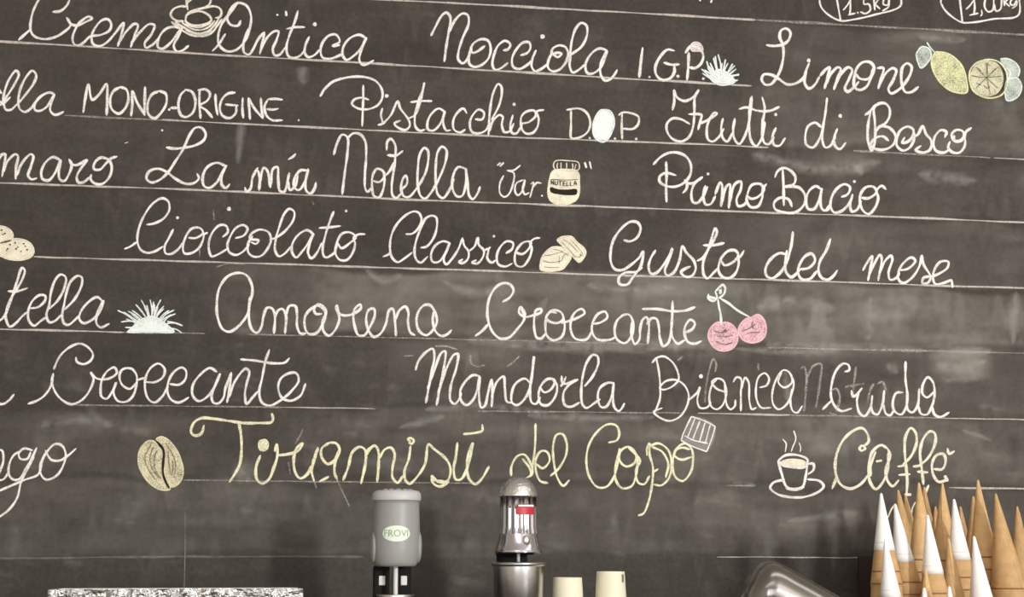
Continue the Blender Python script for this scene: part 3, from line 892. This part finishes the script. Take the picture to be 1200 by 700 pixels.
905,215 960,200 1015,240 1035,320 1020,400 975,445 930,440
920,220 980,250 1015,320 1000,400
925,370 955,350
1045,270 1090,295 1150,280
1045,280 1060,235 1110,200 1150,230 1160,300 1145,370 1100,420 1060,400 1040,340 1060,240 1100,225 1140,235
@ white|chef hat|white chalk drawing of a tilted striped chef hat|9|680 470
650,92 600,200 590,235
590,232 640,260 740,298
650,92 720,115 790,150
790,150 770,220 740,298
610,205 660,230 745,250
670,105 630,210
700,118 660,222
730,128 698,238
760,142 732,248
#655,95 790,150 745,290 600,230
@ white|coffee cup|white chalk drawing of a steaming coffee cup on a saucer|15|880 470
160,350 200,320 270,318 330,345 320,385 250,390 180,375 160,350 180,430 205,500 240,515 300,505 320,440 332,350
335,370 365,370 365,405 335,430
195,462 130,480 112,510 150,545 230,565 320,562 400,530 425,500 400,470 330,460
205,495 210,512 260,522 310,505
@ cream|coffee foam|cream chalk foam drawn inside the coffee cup|8|880 470
%172,360 200,348 280,345 320,362 310,382 250,388 185,380
@ white|cup steam|white chalk steam strokes above the cup|8|880 470
185,225 205,250 200,300
250,175 262,220 245,270 235,298
280,245 290,270 288,300
@ cream|Caffe|cream chalk handwriting reading Caffe|17|880 470
650,295 635,280 650,262 670,280 650,292
660,265 688,240 680,190 650,160 600,175 540,230 500,320 495,420 525,490 580,515 640,490 690,430
475,515 505,440
735,355 765,350
800,280 760,260 710,300 690,380 695,470 730,518 770,480 800,400 805,300
800,280 815,320 790,400 800,470 830,500 865,465
730,300 700,380 700,440
885,380 940,320 970,240 960,180 935,160 905,210 900,300 910,400 915,480 910,550
860,385 900,380
865,435 930,430
980,385 1040,330 1080,240 1075,190 1050,178 1010,220 990,300 1000,400 1010,490
950,385 1000,380
975,415 1035,420
900,550 935,550
1070,400 1120,400 1140,350 1125,312 1085,320 1060,370 1070,440 1100,475 1145,465
1135,440 1150,470
1150,280 1160,310 1190,295
1015,550 1040,495
@ cream|hidden stroke|cream chalk curls behind the paper cones|9|880 470
800,690 820,640 840,610
940,680 945,630 965,590
@ white|weight cup|white chalk outline of a tub marked 1.5 Kg at the top edge|11|960 0
0,0 10,40 50,85 125,122 200,115 320,88 475,35 475,-30
100,-20 125,122
-10,-40 0,0
180,-20 182,50 178,85
140,60 165,30 182,0
170,88 210,78
225,75,6
262,-20 262,25 290,25 298,60 270,80 240,70
318,-20 325,60
325,30 350,-10
325,25 355,52
405,-10 380,-5 375,25 400,30 408,0 405,40 370,65
@ white|weight cup|white chalk outline of a tub marked 1,00 Kg at the top edge|11|960 0
712,20 740,65 830,130 900,132 1020,112 1165,90 1170,-30
820,-20 830,60 838,130
712,20 712,-30
905,-20 910,50 905,85
860,55 885,30 905,0
880,90 930,78
950,60 952,85 945,95
975,-20 968,40 990,70 1015,60 1022,-10
1022,20 1035,65 1060,55 1068,-10
1078,-20 1085,35
1085,15 1115,-15
1088,15 1115,38
1150,-10 1125,0 1120,25 1140,30 1155,5 1155,30 1130,50
@ white|small ticks|two short white chalk ticks at the top edge|12|720 0
495,-10 503,5
575,-15 565,15
@ pale|egg basket|cream chalk drawing of eggs in a bowl at the top edge|34|180 0 12
480,-60 465,40 480,140
530,0 480,30 470,80
800,-60 800,30 770,80
460,95 380,90 280,130 240,200 260,250 330,295 420,300
480,180 600,140 720,110 850,90 930,120 955,180 930,240 870,255
450,270 470,210 560,170 680,165 790,230 810,290 740,340 600,360 500,340 450,300 450,260
720,115 770,80
250,310 330,370 420,440 550,500 700,505 820,460 890,370 960,270
@ + |||26|180 0 12
300,300 400,370 520,440 650,470 780,430 860,350 920,260
400,320 520,400 650,425 780,380 860,290
280,330 350,350 430,400
430,340 520,370 660,385 800,330
450,420 560,470 690,480 820,430
@ white|dots|small stray white chalk dots on the board|4|0 140
950,65,7
730,140 750,135
@ faint|old strokes|faint old chalk strokes near the ruled lines|9|130 215
600,160 605,215
520,360 520,430
1180,105 1188,125
620,490 690,470 790,475
@ lemon|lemons|yellow-green chalk drawing of a whole lemon and a lemon slice|10|960 0
%680,305 740,310 800,345 845,405 862,470 865,540 800,542 735,510 685,450 660,390 660,340
970,350 920,370 885,410 880,470 900,530 950,565 1010,575 1070,555 1100,500 1095,420 1060,370 1010,350 960,352
#975,355 920,378 888,425 886,480 910,535 965,565 1040,550 1075,495 1075,430 1040,370
@ dark|slice hatching|dark segment hatching inside the lemon slice|6|960 0
890,445 950,455 1070,450
985,365 980,450 1000,555
915,395 975,455 1045,520
1050,390 980,455 915,520
1075,400 1092,450 1070,530
975,370 980,400 985,440
960,500 985,520 1000,505
930,400 945,420
1030,400 1010,430
920,490 945,500
980,380 1000,385
@ mint|lemon leaves|pale green chalk leaves beside the lemons|9|960 0
#575,300 600,275 640,285 655,320 640,360 595,400 575,360 568,320
630,250 650,280 675,308
575,300 600,275 640,285 655,320 640,360 595,400 575,360 568,320 575,300
1060,345 1100,345 1150,370 1172,410 1165,450
1100,465 1160,460 1185,510 1160,570 1100,590 1085,540
1100,400 1120,430 1110,460
#1060,345 1100,345 1150,370 1172,410 1165,450 1120,460 1095,420
#1100,465 1160,460 1185,510 1160,570 1100,590 1085,540
'''
write_all(STROKES)

# ruled lines: full-strength stretches and faint ones
def rule(k, x0, x1, m=None, w=1.7):
    w = w*1.35
    s = Strokes(); xs = list(np.arange(x0, x1, 24))+[x1]
    pts = [(x, LN[k](x)+random.uniform(-.25, .25)) for x in xs]
    s.ribbon(pts, w, step=5, jit=.5, base=.0003); s.build('ruled_line', m or M_RULE, board)
rule(0, -150, 885, w=2.0); rule(0, 885, 1350, M_RULEF, 2.2)
rule(1, -150, 880, w=2.0)
rule(2, 75, 200, M_RULEF); rule(2, 190, 900, w=1.8); rule(2, 1000, 1160, M_RULEF); rule(2, 1165, 1350)
rule(3, -150, 1350, w=1.9)
rule(4, 40, 460, w=1.8); rule(4, 455, 1350, w=1.8)
rule(5, -150, 145, w=1.8); rule(5, 145, 240, M_RULEF); rule(5, 900, 1350, M_RULEF, 1.8); rule(5, 290, 760, M_RULEF, 1.2)
rule(6, 80, 330, M_RULEF, 1.6); rule(6, 330, 440, w=1.0); rule(6, 560, 800, M_RULEF, 1.4); rule(6, 818, 925, w=1.8); rule(6, 925, 1085, M_RULEF, 1.6); rule(6, 1085, 1350, w=1.2)
rule(7, 215, 560, M_RULEF, 1.4); rule(7, 850, 885, M_RULEF, 1.4); rule(7, 1112, 1350, w=1.7)
rule(8, -100, 425, M_SMEAR, 2.6); rule(8, 840, 1010, w=1.0)
s = Strokes(); s.ribbon([(217, 600), (217, 640), (216, 690), (216, 760)], 1.1, step=5, jit=.4, base=.0003); s.build('ruled_line', M_RULEF, board)

for pts, wd in (([(550, 399), (640, 402), (760, 404), (850, 405)], 9), ([(600, 406), (700, 410), (800, 408)], 8), ([(900, 404), (990, 407), (1080, 411)], 7), ([(860, 409), (930, 413), (985, 411)], 6),
                ([(1100, 428), (1130, 431), (1152, 424)], 13), ([(1102, 411), (1160, 412)], 8), ([(1112, 446), (1146, 441)], 14), ([(1041, 429), (1050, 436)], 8), ([(1003, 197), (1009, 204)], 7),
                ([(1078, 43), (1105, 46), (1130, 46)], 8), ([(282, 549), (290, 562)], 16), ([(925, 611), (965, 606), (1003, 602)], 8), ([(620, 487), (690, 490), (765, 489)], 7), ([(470, 501), (500, 494), (520, 488)], 7),
                ([(920, 438), (924, 470)], 9), ([(1190, 345), (1187, 400)], 12), ([(1020, 352), (1018, 395)], 16), ([(890, 360), (930, 352), (975, 362)], 14), ([(690, 335), (730, 340), (790, 337)], 9),
                ([(355, 80), (356, 96)], 9), ([(283, 146), (279, 190)], 9), ([(520, 330), (560, 345), (590, 335)], 8), ([(430, 318), (450, 330), (470, 322)], 7), ([(640, 350), (628, 372)], 7), ([(500, 480), (560, 476), (640, 484)], 7),
                ([(1130, 505), (1160, 516)], 7), ([(885, 182), (960, 198), (1030, 190)], 12), ([(1080, 205), (1140, 212)], 12), ([(50, 500), (90, 492), (130, 498)], 14), ([(860, 566), (884, 569)], 5)):
    s = Strokes(); s.ribbon(pts, wd*1.7, step=4, jit=.35, base=.0002); s.build('chalk_smear', M_SMEAR, board)
# ---------------------------------------------------------------- counter
CZ = 1.18
M_STEEL = mat('brushed_steel', (200, 200, 200), .28, 1, var=.05)
M_CHROME = mat('chrome', (206, 204, 212), .13, 1)
M_COUNTER = mat('counter_laminate', (90, 80, 72), .4, var=.08)
ct = thing('counter', 'brown laminate back counter in front of the chalkboard', 'counter', (.8, -.5, 0))
o = obj('worktop', box(BX0-.8, BX1-.8, -.44, .47, CZ-.04, CZ, .004), M_COUNTER, ct, False)
obj('cabinet', box(BX0-.76, BX1-.84, -.40, .47, .001, CZ-.041), M_WALL, ct, False)

def upright(xc, Y, prof):
    """profile in photo pixels (half width, row) -> local (radius, z) about an axis standing at plane Y"""
    p0 = at(xc, prof[0][1], Y); out = []
    for hw, row in prof:
        p = at(xc, row, Y); out.append((hw/ppm(p), p.z-CZ))
    return out, (at(xc, 655, Y).x, Y, CZ)

M_WHITE0 = mat('plate_white', (225, 225, 222), .5)
# ---- grey drink mixer
M_GREY = mat('grey_plastic', (150, 150, 148), .42, bump=.05, bscale=300)
M_GREYL = mat('light_grey_plastic', (190, 190, 190), .4)
M_BLACK = mat('black_plastic', (14, 13, 13), .6, spec=.15)
M_BADGE = mat('badge_pale_green', (226, 236, 216), .45)
M_TXT = mat('badge_ink', (150, 168, 150), .5)
Y = -.42
prof, loc = upright(464, Y, [(0, 574.5), (22, 575), (26, 576.2), (28.2, 579), (28.8, 584), (28.2, 587), (27, 587.6), (26.6, 592), (26.8, 600), (27.6, 622), (27.6, 640), (27, 650), (25.6, 658), (24.4, 662), (22, 664.2), (0, 664.2)])
mix = thing('drink_mixer', 'grey drink mixer with an oval pale green badge', 'drink mixer', loc)
u = 1/ppm((loc[0], Y, 1.5))
cap = [p for p in prof[:6]]; bod = prof[5:]
obj('motor_cap', lathe([(p[0], p[1]) for p in cap]), M_GREYL, mix)
for k in range(5):
    a = -math.pi/2+(k-2)*.5
    r = 17*u; bx = box(-.005, .005, -.003, .003, 0, .0035, .001)
    bmesh.ops.translate(bx, vec=(r*math.cos(a), r*math.sin(a), prof[1][1]-.001), verts=bx.verts); obj('vent', bx, M_GREY, mix)
obj('motor_housing', lathe(bod), M_GREY, mix)
zz = lambda row, Y=Y, x=464: at(x, row, Y).z-CZ
for sg in (-1, 1):                                       # side wings
    bm = bmesh.new(); bmesh.ops.create_uvsphere(bm, u_segments=16, v_segments=12, radius=1)
    bmesh.ops.scale(bm, vec=(4.2*u, 11*u, 19*u), verts=bm.verts)
    bmesh.ops.translate(bm, vec=(sg*26.2*u, 0, zz(641)), verts=bm.verts); obj('side_grip', bm, M_GREY, mix)
R0 = 27.6*u
def curved_patch(w, h, zc, a0, R, shape='oval', n=28):
    """patch bent round the housing, slightly proud"""
    vs, fs = [], []
    m = 10
    for i in range(n+1):
        t = -1+2*i/n
        hh = math.sqrt(max(0, 1-t*t)) if shape == 'oval' else 1
        for j in range(m+1):
            s_ = -1+2*j/m; a = a0+t*w/R; vs.append((R*math.cos(a), R*math.sin(a), zc+s_*hh*h))
    for i in range(n):
        for j in range(m): k = i*(m+1)+j; fs.append((k, k+m+1, k+m+2, k+1))
    return vs, fs
def bent_text(txt, size, zc, a0, R, m, parent, name):
    cu = bpy.data.curves.new(name, 'FONT'); cu.body = txt; cu.size = size; cu.align_x = 'CENTER'; cu.align_y = 'CENTER'; cu.extrude = .0003
    t = bpy.data.objects.new(name, cu); COL.objects.link(t)
    dg = bpy.context.evaluated_depsgraph_get(); me = bpy.data.meshes.new_from_object(t.evaluated_get(dg))
    bpy.data.objects.remove(t); bpy.data.curves.remove(cu)
    for v in me.vertices:
        a = a0+v.co.x/R; r = R+v.co.z; z = v.co.y
        v.co = (r*math.cos(a), r*math.sin(a), zc+z)
    me.materials.append(m); o = bpy.data.objects.new(name, me); COL.objects.link(o); o.parent = parent; return o
FA = -math.pi/2-YAW*.6
bg = obj('badge', curved_patch(17*u, 9.2*u, zz(626), FA, R0+.0012), M_BADGE, mix); bg['label'] = 'oval pale green maker badge'
bent_text('FROVI', 11*u, zz(626), FA, R0+.0018, M_TXT, bg, 'lettering')
sh = obj('spindle', lathe([(2.6*u, zz(664)), (2.6*u, .05), (0, .05)], 16), M_WHITE0, mix)
for sg, hw in ((-1, 9), (1, 9)):
    xx = (-13.5 if sg < 0 else 12.5)*u
    bb = box(xx-9*u, xx+9*u, .043, .075, .0155, zz(663.5), .002); gd = obj('upright_guard', bb, M_BLACK, mix, False)
    for row in (681, 712, 743):
        q = obj('steel_plate', box(xx-3.6*u, xx+3.6*u, .0405, .0425, zz(row+5.5), zz(row-5.5), .0006), M_WHITE0, gd, False)
obj('mixer_base', box(-.06, .06, -.06, .10, .0, .015, .004), M_BLACK, mix)
p2, _ = upright(464, Y, [(22, 697), (22.8, 698), (21.5, 700), (20, 760), (18, 800), (0, 800)])
bk = tag(obj('steel_beaker', lathe([(r, z-p2[-1][1]) for r, z in p2]), M_STEEL), 'steel beaker rim under the grey drink mixer', 'beaker'); bk.location = (loc[0], loc[1]-.0, CZ+.0155)
dz = p2[-1][1]; bk.scale = (1, 1, (p2[0][1]-.0155)/(p2[0][1]-dz))

# ---- chrome drink mixer
Y = -.40
C2 = 607.5
prof, loc = upright(C2, Y, [(0, 559), (6, 559.6), (12, 562), (17, 567), (20.5, 573), (22, 579.5), (22.6, 582), (20.6, 583.5), (20.8, 600), (21, 618), (22.2, 626), (24.5, 636), (27, 644.5), (28.3, 647), (27.8, 648.4), (14, 648.8), (0, 648.8)])
u = 1/ppm((loc[0], Y, 1.5)); zz = lambda row: at(C2, row, Y).z-CZ
mx2 = thing('drink_mixer', 'polished chrome drink mixer with a red label and domed top', 'drink mixer', loc)
M_GLIT = mat('hammered_chrome', (235, 235, 235), .14, 1, bump=.9, bscale=170)
obj('dome', lathe(prof[:7]), M_GLIT, mx2)
def fluted(prof, n=96, fl=16, amp=.0016):  # flutes added to break the chrome reflections into vertical stripes
    vs, fs = lathe(prof, n); out = []
    for x, y, z in vs:
        a = math.atan2(y, x); r = math.hypot(x, y); r2 = r+amp*math.cos(fl*a)*(1 if r > .01 else 0); out.append((r2*math.cos(a), r2*math.sin(a), z))
    return out, fs
obj('fluted_column', fluted(prof[6:11]), M_CHROME, mx2)
obj('flared_skirt', lathe(prof[10:]), M_CHROME, mx2)
M_RED = mat('red_label', (190, 40, 55), .45); M_WHITE = mat('white_label', (240, 238, 236), .5)
lb = obj('red_label', curved_patch(11.6*u, 4.2*u, zz(599.5), FA+.33, 22.6*u, 'r'), M_RED, mx2)
obj('white_stripe', curved_patch(10.4*u, 1*u, zz(593.6), FA+.38, 22.6*u, 'r'), M_WHITE, mx2)
bm = bmesh.new(); bmesh.ops.create_uvsphere(bm, u_segments=16, v_segments=10, radius=1); bmesh.ops.scale(bm, vec=(4.5*u, 2.5*u, 6*u), verts=bm.verts)
bmesh.ops.translate(bm, vec=(4.6*u, -23.6*u, zz(634)), verts=bm.verts); obj('switch_knob', bm, M_STEEL, mx2)
obj('spindle', lathe([(2*u, zz(648)), (2*u, .06), (0, .06)], 14), M_GREYL, mx2)
obj('support_column', box(-18*u, 18*u, 35*u, 47*u, 0, zz(646), .002), M_BLACK, mx2, False)
obj('column_head', box(-19*u, 19*u, 3*u, 47*u, zz(650.6), zz(648.2), .0008), M_BLACK, mx2, False)
obj('mixer_base', box(-.06, .06, -.06, .11, 0, .014, .003), M_BLACK, mx2)
pr, _ = upright(C2+.6, Y, [(29.5, 659), (31.3, 659.5), (32, 661), (31, 663), (28, 664.2), (26.8, 666), (26.2, 700), (25, 760), (21, 815), (0, 815)])
z0 = pr[-1][1]; H = pr[0][1]; zs = (H-.0145)/(H-z0)
bk2 = tag(obj('steel_beaker', lathe([(26.5*u, 0), (29.5*u, H-z0-.001)][::-1]+[(r, z-z0) for r, z in pr]), M_STEEL), 'rolled-rim steel beaker under the chrome mixer head', 'beaker')
bk2.location = (loc[0], Y, CZ+.0145); bk2.scale = (1, 1, zs)
ring = tag(obj('dark_ring', lathe([(23*u, 0), (29*u, 0), (30*u, .003), (29*u, .005), (23*u, .006), (23*u, 0)], 36), M_BLACK), 'thin black ring seated on the steel beaker rim', 'ring') if False else None

# ---- paper cups, standing upside down
M_CUP = mat('cream_paper', (236, 230, 204), .6, var=.02)
M_MARK = mat('grey_print', (120, 120, 115), .6)
for xc, top, hw, lab, mk in ((665, 677, 16.6, 'cream paper cup upside down, shorter and nearer the chrome mixer', 0), (715.3, 670, 16.3, 'taller cream upside-down paper cup with small grey mark near its top', 1)):
    Y = -.36
    prof, loc = upright(xc, Y, [(0, top+1.5), (hw-1.6, top+1.5), (hw-1.3, top), (hw, top+.1), (hw+.3, top+1)]+[(hw+(r-top)*.062, r) for r in (700, 730, 760)])
    t = thing('paper_cup', lab, 'cup', loc, 'paper cups standing upside down on the counter')
    z1 = prof[-1][1]
    obj('cup_body', lathe(prof), M_CUP, t)
    # nested cups below it down to the counter
    r1 = prof[-1][0]; zb = z1; k = 0
    obj('cup_rim', lathe([(r1, zb), (r1+.0016, zb-.001), (r1+.0016, zb-.004), (r1-.001, zb-.004)]), M_CUP, t)
    obj('stacked_cups', lathe([(r1-.001, zb-.004)]+[(r1+(.0018 if j % 2 else -.001), zb-.004-(zb-.004)*j/12) for j in range(1, 13)]), M_CUP, t)
    if mk:
        u = 1/ppm((loc[0], Y, 1.5))
        obj('printed_mark', curved_patch(1.9*u, 4.5*u, at(xc, 678, Y).z-CZ, FA+.82, (hw+.9)*u+.0006, 'r', 8), M_MARK, t)

# ---- hammered steel panel at the lower left
M_HAM = mat('hammered_steel', (150, 148, 144), .16, 1, bump=1, bscale=34, var=.3, vscale=25, bdist=.012)
Y = -.46
a, c = at(56, 692.5, Y), at(355.5, 688.5, Y)
pn = thing('steel_cabinet', 'hammered stainless steel box top below the coffee bean drawing', 'appliance', ((a.x+c.x)/2, Y, CZ))
hw = (c.x-a.x)/2; hz = (a.z+c.z)/2-CZ
bm = bmesh.new(); vs = []
for x, z in ((-hw, 0), (hw, 0), (hw, hz), (-hw, hz)):
    vs.append((x, z))
def slab(x0, x1, y0, y1, z0, z1):
    return box(x0, x1, y0, y1, z0, z1, .0015)
bm.free()
obj('front_panel', slab(-hw, hw*.32, -.001, .012, 0, hz), M_HAM, pn, False)
obj('front_panel', slab(hw*.325, hw, -.001, .012, 0, hz), M_HAM, pn, False)
obj('side_panel', slab(-hw, -hw+.008, .0125, .2, 0, hz-.002), M_STEEL, pn, False)
obj('side_panel', slab(hw-.008, hw, .0125, .2, 0, hz-.002), M_STEEL, pn, False)
obj('rear_panel', slab(-hw, hw, .2005, .21, 0, hz-.002), M_STEEL, pn, False)

# ---- slanting polished steel tube in front
Y = -1.35
p0, p1 = at(893, 690, Y), at(1050, 778, Y)
dirv = (p1-p0).normalized(); u = 1/ppm(p0)
R = 36*u
tb = thing('steel_tube', 'slanting polished steel tube with rounded end in front of the cones', 'tube', p0)
M_TUBE = mat('satin_steel', (138, 134, 130), .2, 1, bump=.12, bscale=60)
rot = dirv.to_track_quat('Z', 'Y').to_matrix()
def place(vf, mtx, off=Vector((0, 0, 0))):
    return [tuple(mtx @ Vector(v)+off) for v in vf[0]], vf[1]
# it runs down to a socket fixed on its own foot on the floor-standing service shelf
Ltube = (p0.z-(CZ-.12))/(-dirv.z)
obj('tube_wall', place(lathe([(R*.55, -R*.42), (R*.8, -R*.3), (R*.95, -R*.08), (R, .15*R), (R, Ltube)], 48), rot), M_TUBE, tb)

obj('end_plug', place(lathe([(0, -R*.43), (R*.54, -R*.43), (R*.56, -R*.40)], 40), rot), M_TUBE, tb)
end = dirv*Ltube
M_SH = mat('service_shelf', (170, 168, 164), .35, 1)
e = p0+end
obj('tube_foot', box(end.x-.07, end.x+.07, end.y-.07, end.y+.07, end.z-.05, end.z+.02, .004), M_STEEL, tb)
sf = tag(obj('service_shelf', box(-.5, .5, -.2, .2, 0, e.z-.051, .004), M_SH, None, False), 'steel service stand below the slanting tube', 'stand'); sf.location = (e.x, e.y, .0005)

# ---- ice cream cones, tip up, in a dark red box
M_WAF = mat('waffle', (196, 157, 108), .7, bump=.5, bscale=260, var=.14, vscale=60)
M_WAF2 = mat('waffle_pale', (212, 174, 122), .7, bump=.5, bscale=260, var=.12, vscale=60)
M_PAP = mat('sleeve_paper', (246, 243, 240), .6)
M_PAP2 = mat('sleeve_crease', (222, 218, 216), .6)
M_SEAM = mat('baked_edge', (150, 100, 62), .7)
M_BURG = mat('shaded_burgundy_card', (46, 28, 26), .8)  # burgundy darkened towards the shade left of the cones
CONES = [ # apex x, y, base centre shift per px, Y, sleeve length px or 0, shade, label
 (1032.6, 579.6, .02, -0.5, 65, 0, 'white-sleeved cone, tall, leftmost in the box'),
 (1037.5, 634, .06, -0.57, 66, 0, 'short white-sleeved cone in front of the leftmost tall one'),
 (1049, 592, .12, -0.43, 66, 0, 'white-sleeved cone leaning right, second tall one from the left'),
 (1087, 605, .05, -0.5, 67, 0, 'white-sleeved cone left of centre with a small cone tip before its sleeve'),
 (1118, 586.5, .05, -0.36, 69, 0, 'tall white-sleeved cone at the middle of the box'),
 (1141.5, 630, .08, -0.5, 80, 0, 'short white-sleeved cone, rightmost of the sleeved ones'),
 (1083, 690.5, .0, -0.64, 60, 0, 'barely visible white cone tip at the bottom, left one'),
 (1112.5, 689, .0, -0.64, 60, 0, 'barely visible white cone tip at the bottom, right one'),
 (1052.5, 574.7, .08, -0.22, 0, 0, 'bare wafer cone behind the leaning white-sleeved cone'),
 (1061, 581, .10, -0.15, 0, 1, 'bare wafer cone just right of the one behind the leaning cone'),
 (1076.7, 566, .01, -0.36, 0, 1, 'tall bare wafer cone below the first f of the yellowish word'),
 (1083, 571, .02, -0.08, 0, 0, 'bare wafer cone tucked behind the tall one below the f'),
 (1104.4, 567, -.01, -0.29, 0, 1, 'tall bare wafer cone left of the middle white-sleeved cone'),
 (1096, 594, .0, -0.22, 0, 0, 'low bare wafer cone behind the tall middle one'),
 (1125.5, 594, .03, -0.08, 0, 0, 'bare wafer cone behind the middle white-sleeved cone'),
 (1146, 563, .03, -0.29, 0, 1, 'tallest bare wafer cone, right of the middle'),
 (1140.4, 582, -.02, -0.15, 0, 0, 'bare wafer cone at the left shoulder of the tallest one'),
 (1166.8, 579, .10, -0.36, 0, 0, 'large bare wafer cone, second from the right edge'),
 (1191.9, 594, .02, -0.15, 0, 0, 'bare wafer cone at the right edge of the photo'),
 (1084.7, 667, .0, -0.57, 0, 1, 'small bare cone tip before a white sleeve, low left of centre'),
 (1111.5, 631, .05, -0.43, 0, 1, 'low bare wafer cone before the middle white-sleeved cone'),
]
BOXZ = CZ+.006
for ax, ay, sh_, Y, sl, pale, lab in CONES:
    ap = at(ax, ay, Y); u = 1/ppm(ap)
    t = thing('ice_cream_cone', lab, 'cone', ap, 'ice cream cones stacked tip up in the box')
    full = 105; k0 = .165
    if ax == 1166.8: full = 125; k0 = .18
    full = min(full, (ap.z-BOXZ)/u-1)
    rad = lambda d: (1.2+d*k0)*u
    prof = [(0, .5*u), (.8*u, .2*u), (1.3*u, -1*u)]
    start = 2
    prof += [(rad(d), -d*u) for d in np.linspace(2, full, 12)]
    # wafer body with a spiral overlap edge
    def shear(vf):
        return [(x-sh_*max(z, -full*u), y, z) for x, y, z in vf[0]], vf[1]
    obj('wafer', shear(lathe(prof, 28)), M_WAF2 if pale else M_WAF, t)
    # overlap seam running down the cone
    vs, fs = [], []; ph = random.uniform(-2.4, -.9)
    for i in range(15):
        d = 6+(full-8)*i/14; a = ph+.5*i/14; r = rad(d)+.0007
        for da, rr in ((-.07, -.0003), (0, .0009), (.07, -.0006)):
            vs.append((r*math.cos(a+da/(max(d, 14)/40))+rr*math.cos(a), r*math.sin(a+da/(max(d, 14)/40))+rr*math.sin(a), -d*u))
    for i in range(14):
        for c in (0, 1): k = i*3+c; fs.append((k, k+1, k+4, k+3))
    if not sl: obj('overlap_seam', shear((vs, fs)), M_WAF2, t)
    # rim ridges lower down
    for d in (full-16, full-2):
        if d > 40 and d > sl+4:
            r = rad(d); obj('rim_ridge', shear(lathe([(r, -(d-1)*u), (r+.0009, -(d-.4)*u), (r+.0009, -(d+.4)*u), (r, -(d+1)*u)], 28)), M_SEAM, t)
    if sl:
        sl_ = min(sl, full-6)
        pp = [(0, 1.6*u), (.9*u, 1.2*u)]+[(rad(d)+.0007, -d*u) for d in np.linspace(0, sl_, 10)]+[(rad(sl_)-.0002, -sl_*u)]
        obj('paper_sleeve', shear(lathe(pp, 28)), M_PAP, t)
        d = sl_-9; r = rad(d)+.0008
        obj('sleeve_fold', shear(lathe([(r, -(d-.5)*u), (r+.0003, -d*u), (r+.0001, -(d+.4)*u)], 28)), M_PAP2, t)
    # stack of nested cones below, down to the box floor
    zb = -full*u; n = max(1, int((ap.z+zb-BOXZ)/(13*u))); hgt = (ap.z+zb-BOXZ)
    if hgt > .012:
        pr = []; r = rad(full)
        for j in range(n):
            za = zb-hgt*j/n; zb2 = zb-hgt*(j+1)/n
            pr += [(r-.0015, za), (r, zb2+.003), (r+.0008, zb2+.001)]
        pr.append((r-.002, BOXZ-ap.z))
        obj('nested_stack', shear(lathe(pr, 28)), M_WAF, t)
bx0, bx1 = at(1006, 655, -.04).x, at(1330, 655, -.04).x
zt = at(1090, 652.6, -.04).z
bxo = thing('cone_box', 'dark burgundy box holding the stacked cones', 'box', ((bx0+bx1)/2, -.24, CZ))
hx = (bx1-bx0)/2
obj('back_wall', box(-hx, hx, .20, .205, 0, zt-CZ), M_BURG, bxo, False)  # left end of the dark wall stands in for shade beside the cones
fz = at(1100, 712, -.69).z-CZ
obj('front_wall', box(-hx, hx, -.455, -.45, 0, fz), M_BURG, bxo, False)
obj('side_wall', box(-hx, -hx+.004, -.4495, .1995, 0, fz), M_BURG, bxo, False)
obj('side_wall', box(hx-.004, hx, -.4495, .1995, 0, fz), M_BURG, bxo, False)
obj('box_floor', box(-hx+.0045, hx-.0045, -.4495, .1995, 0, .005), M_BURG, bxo, False)
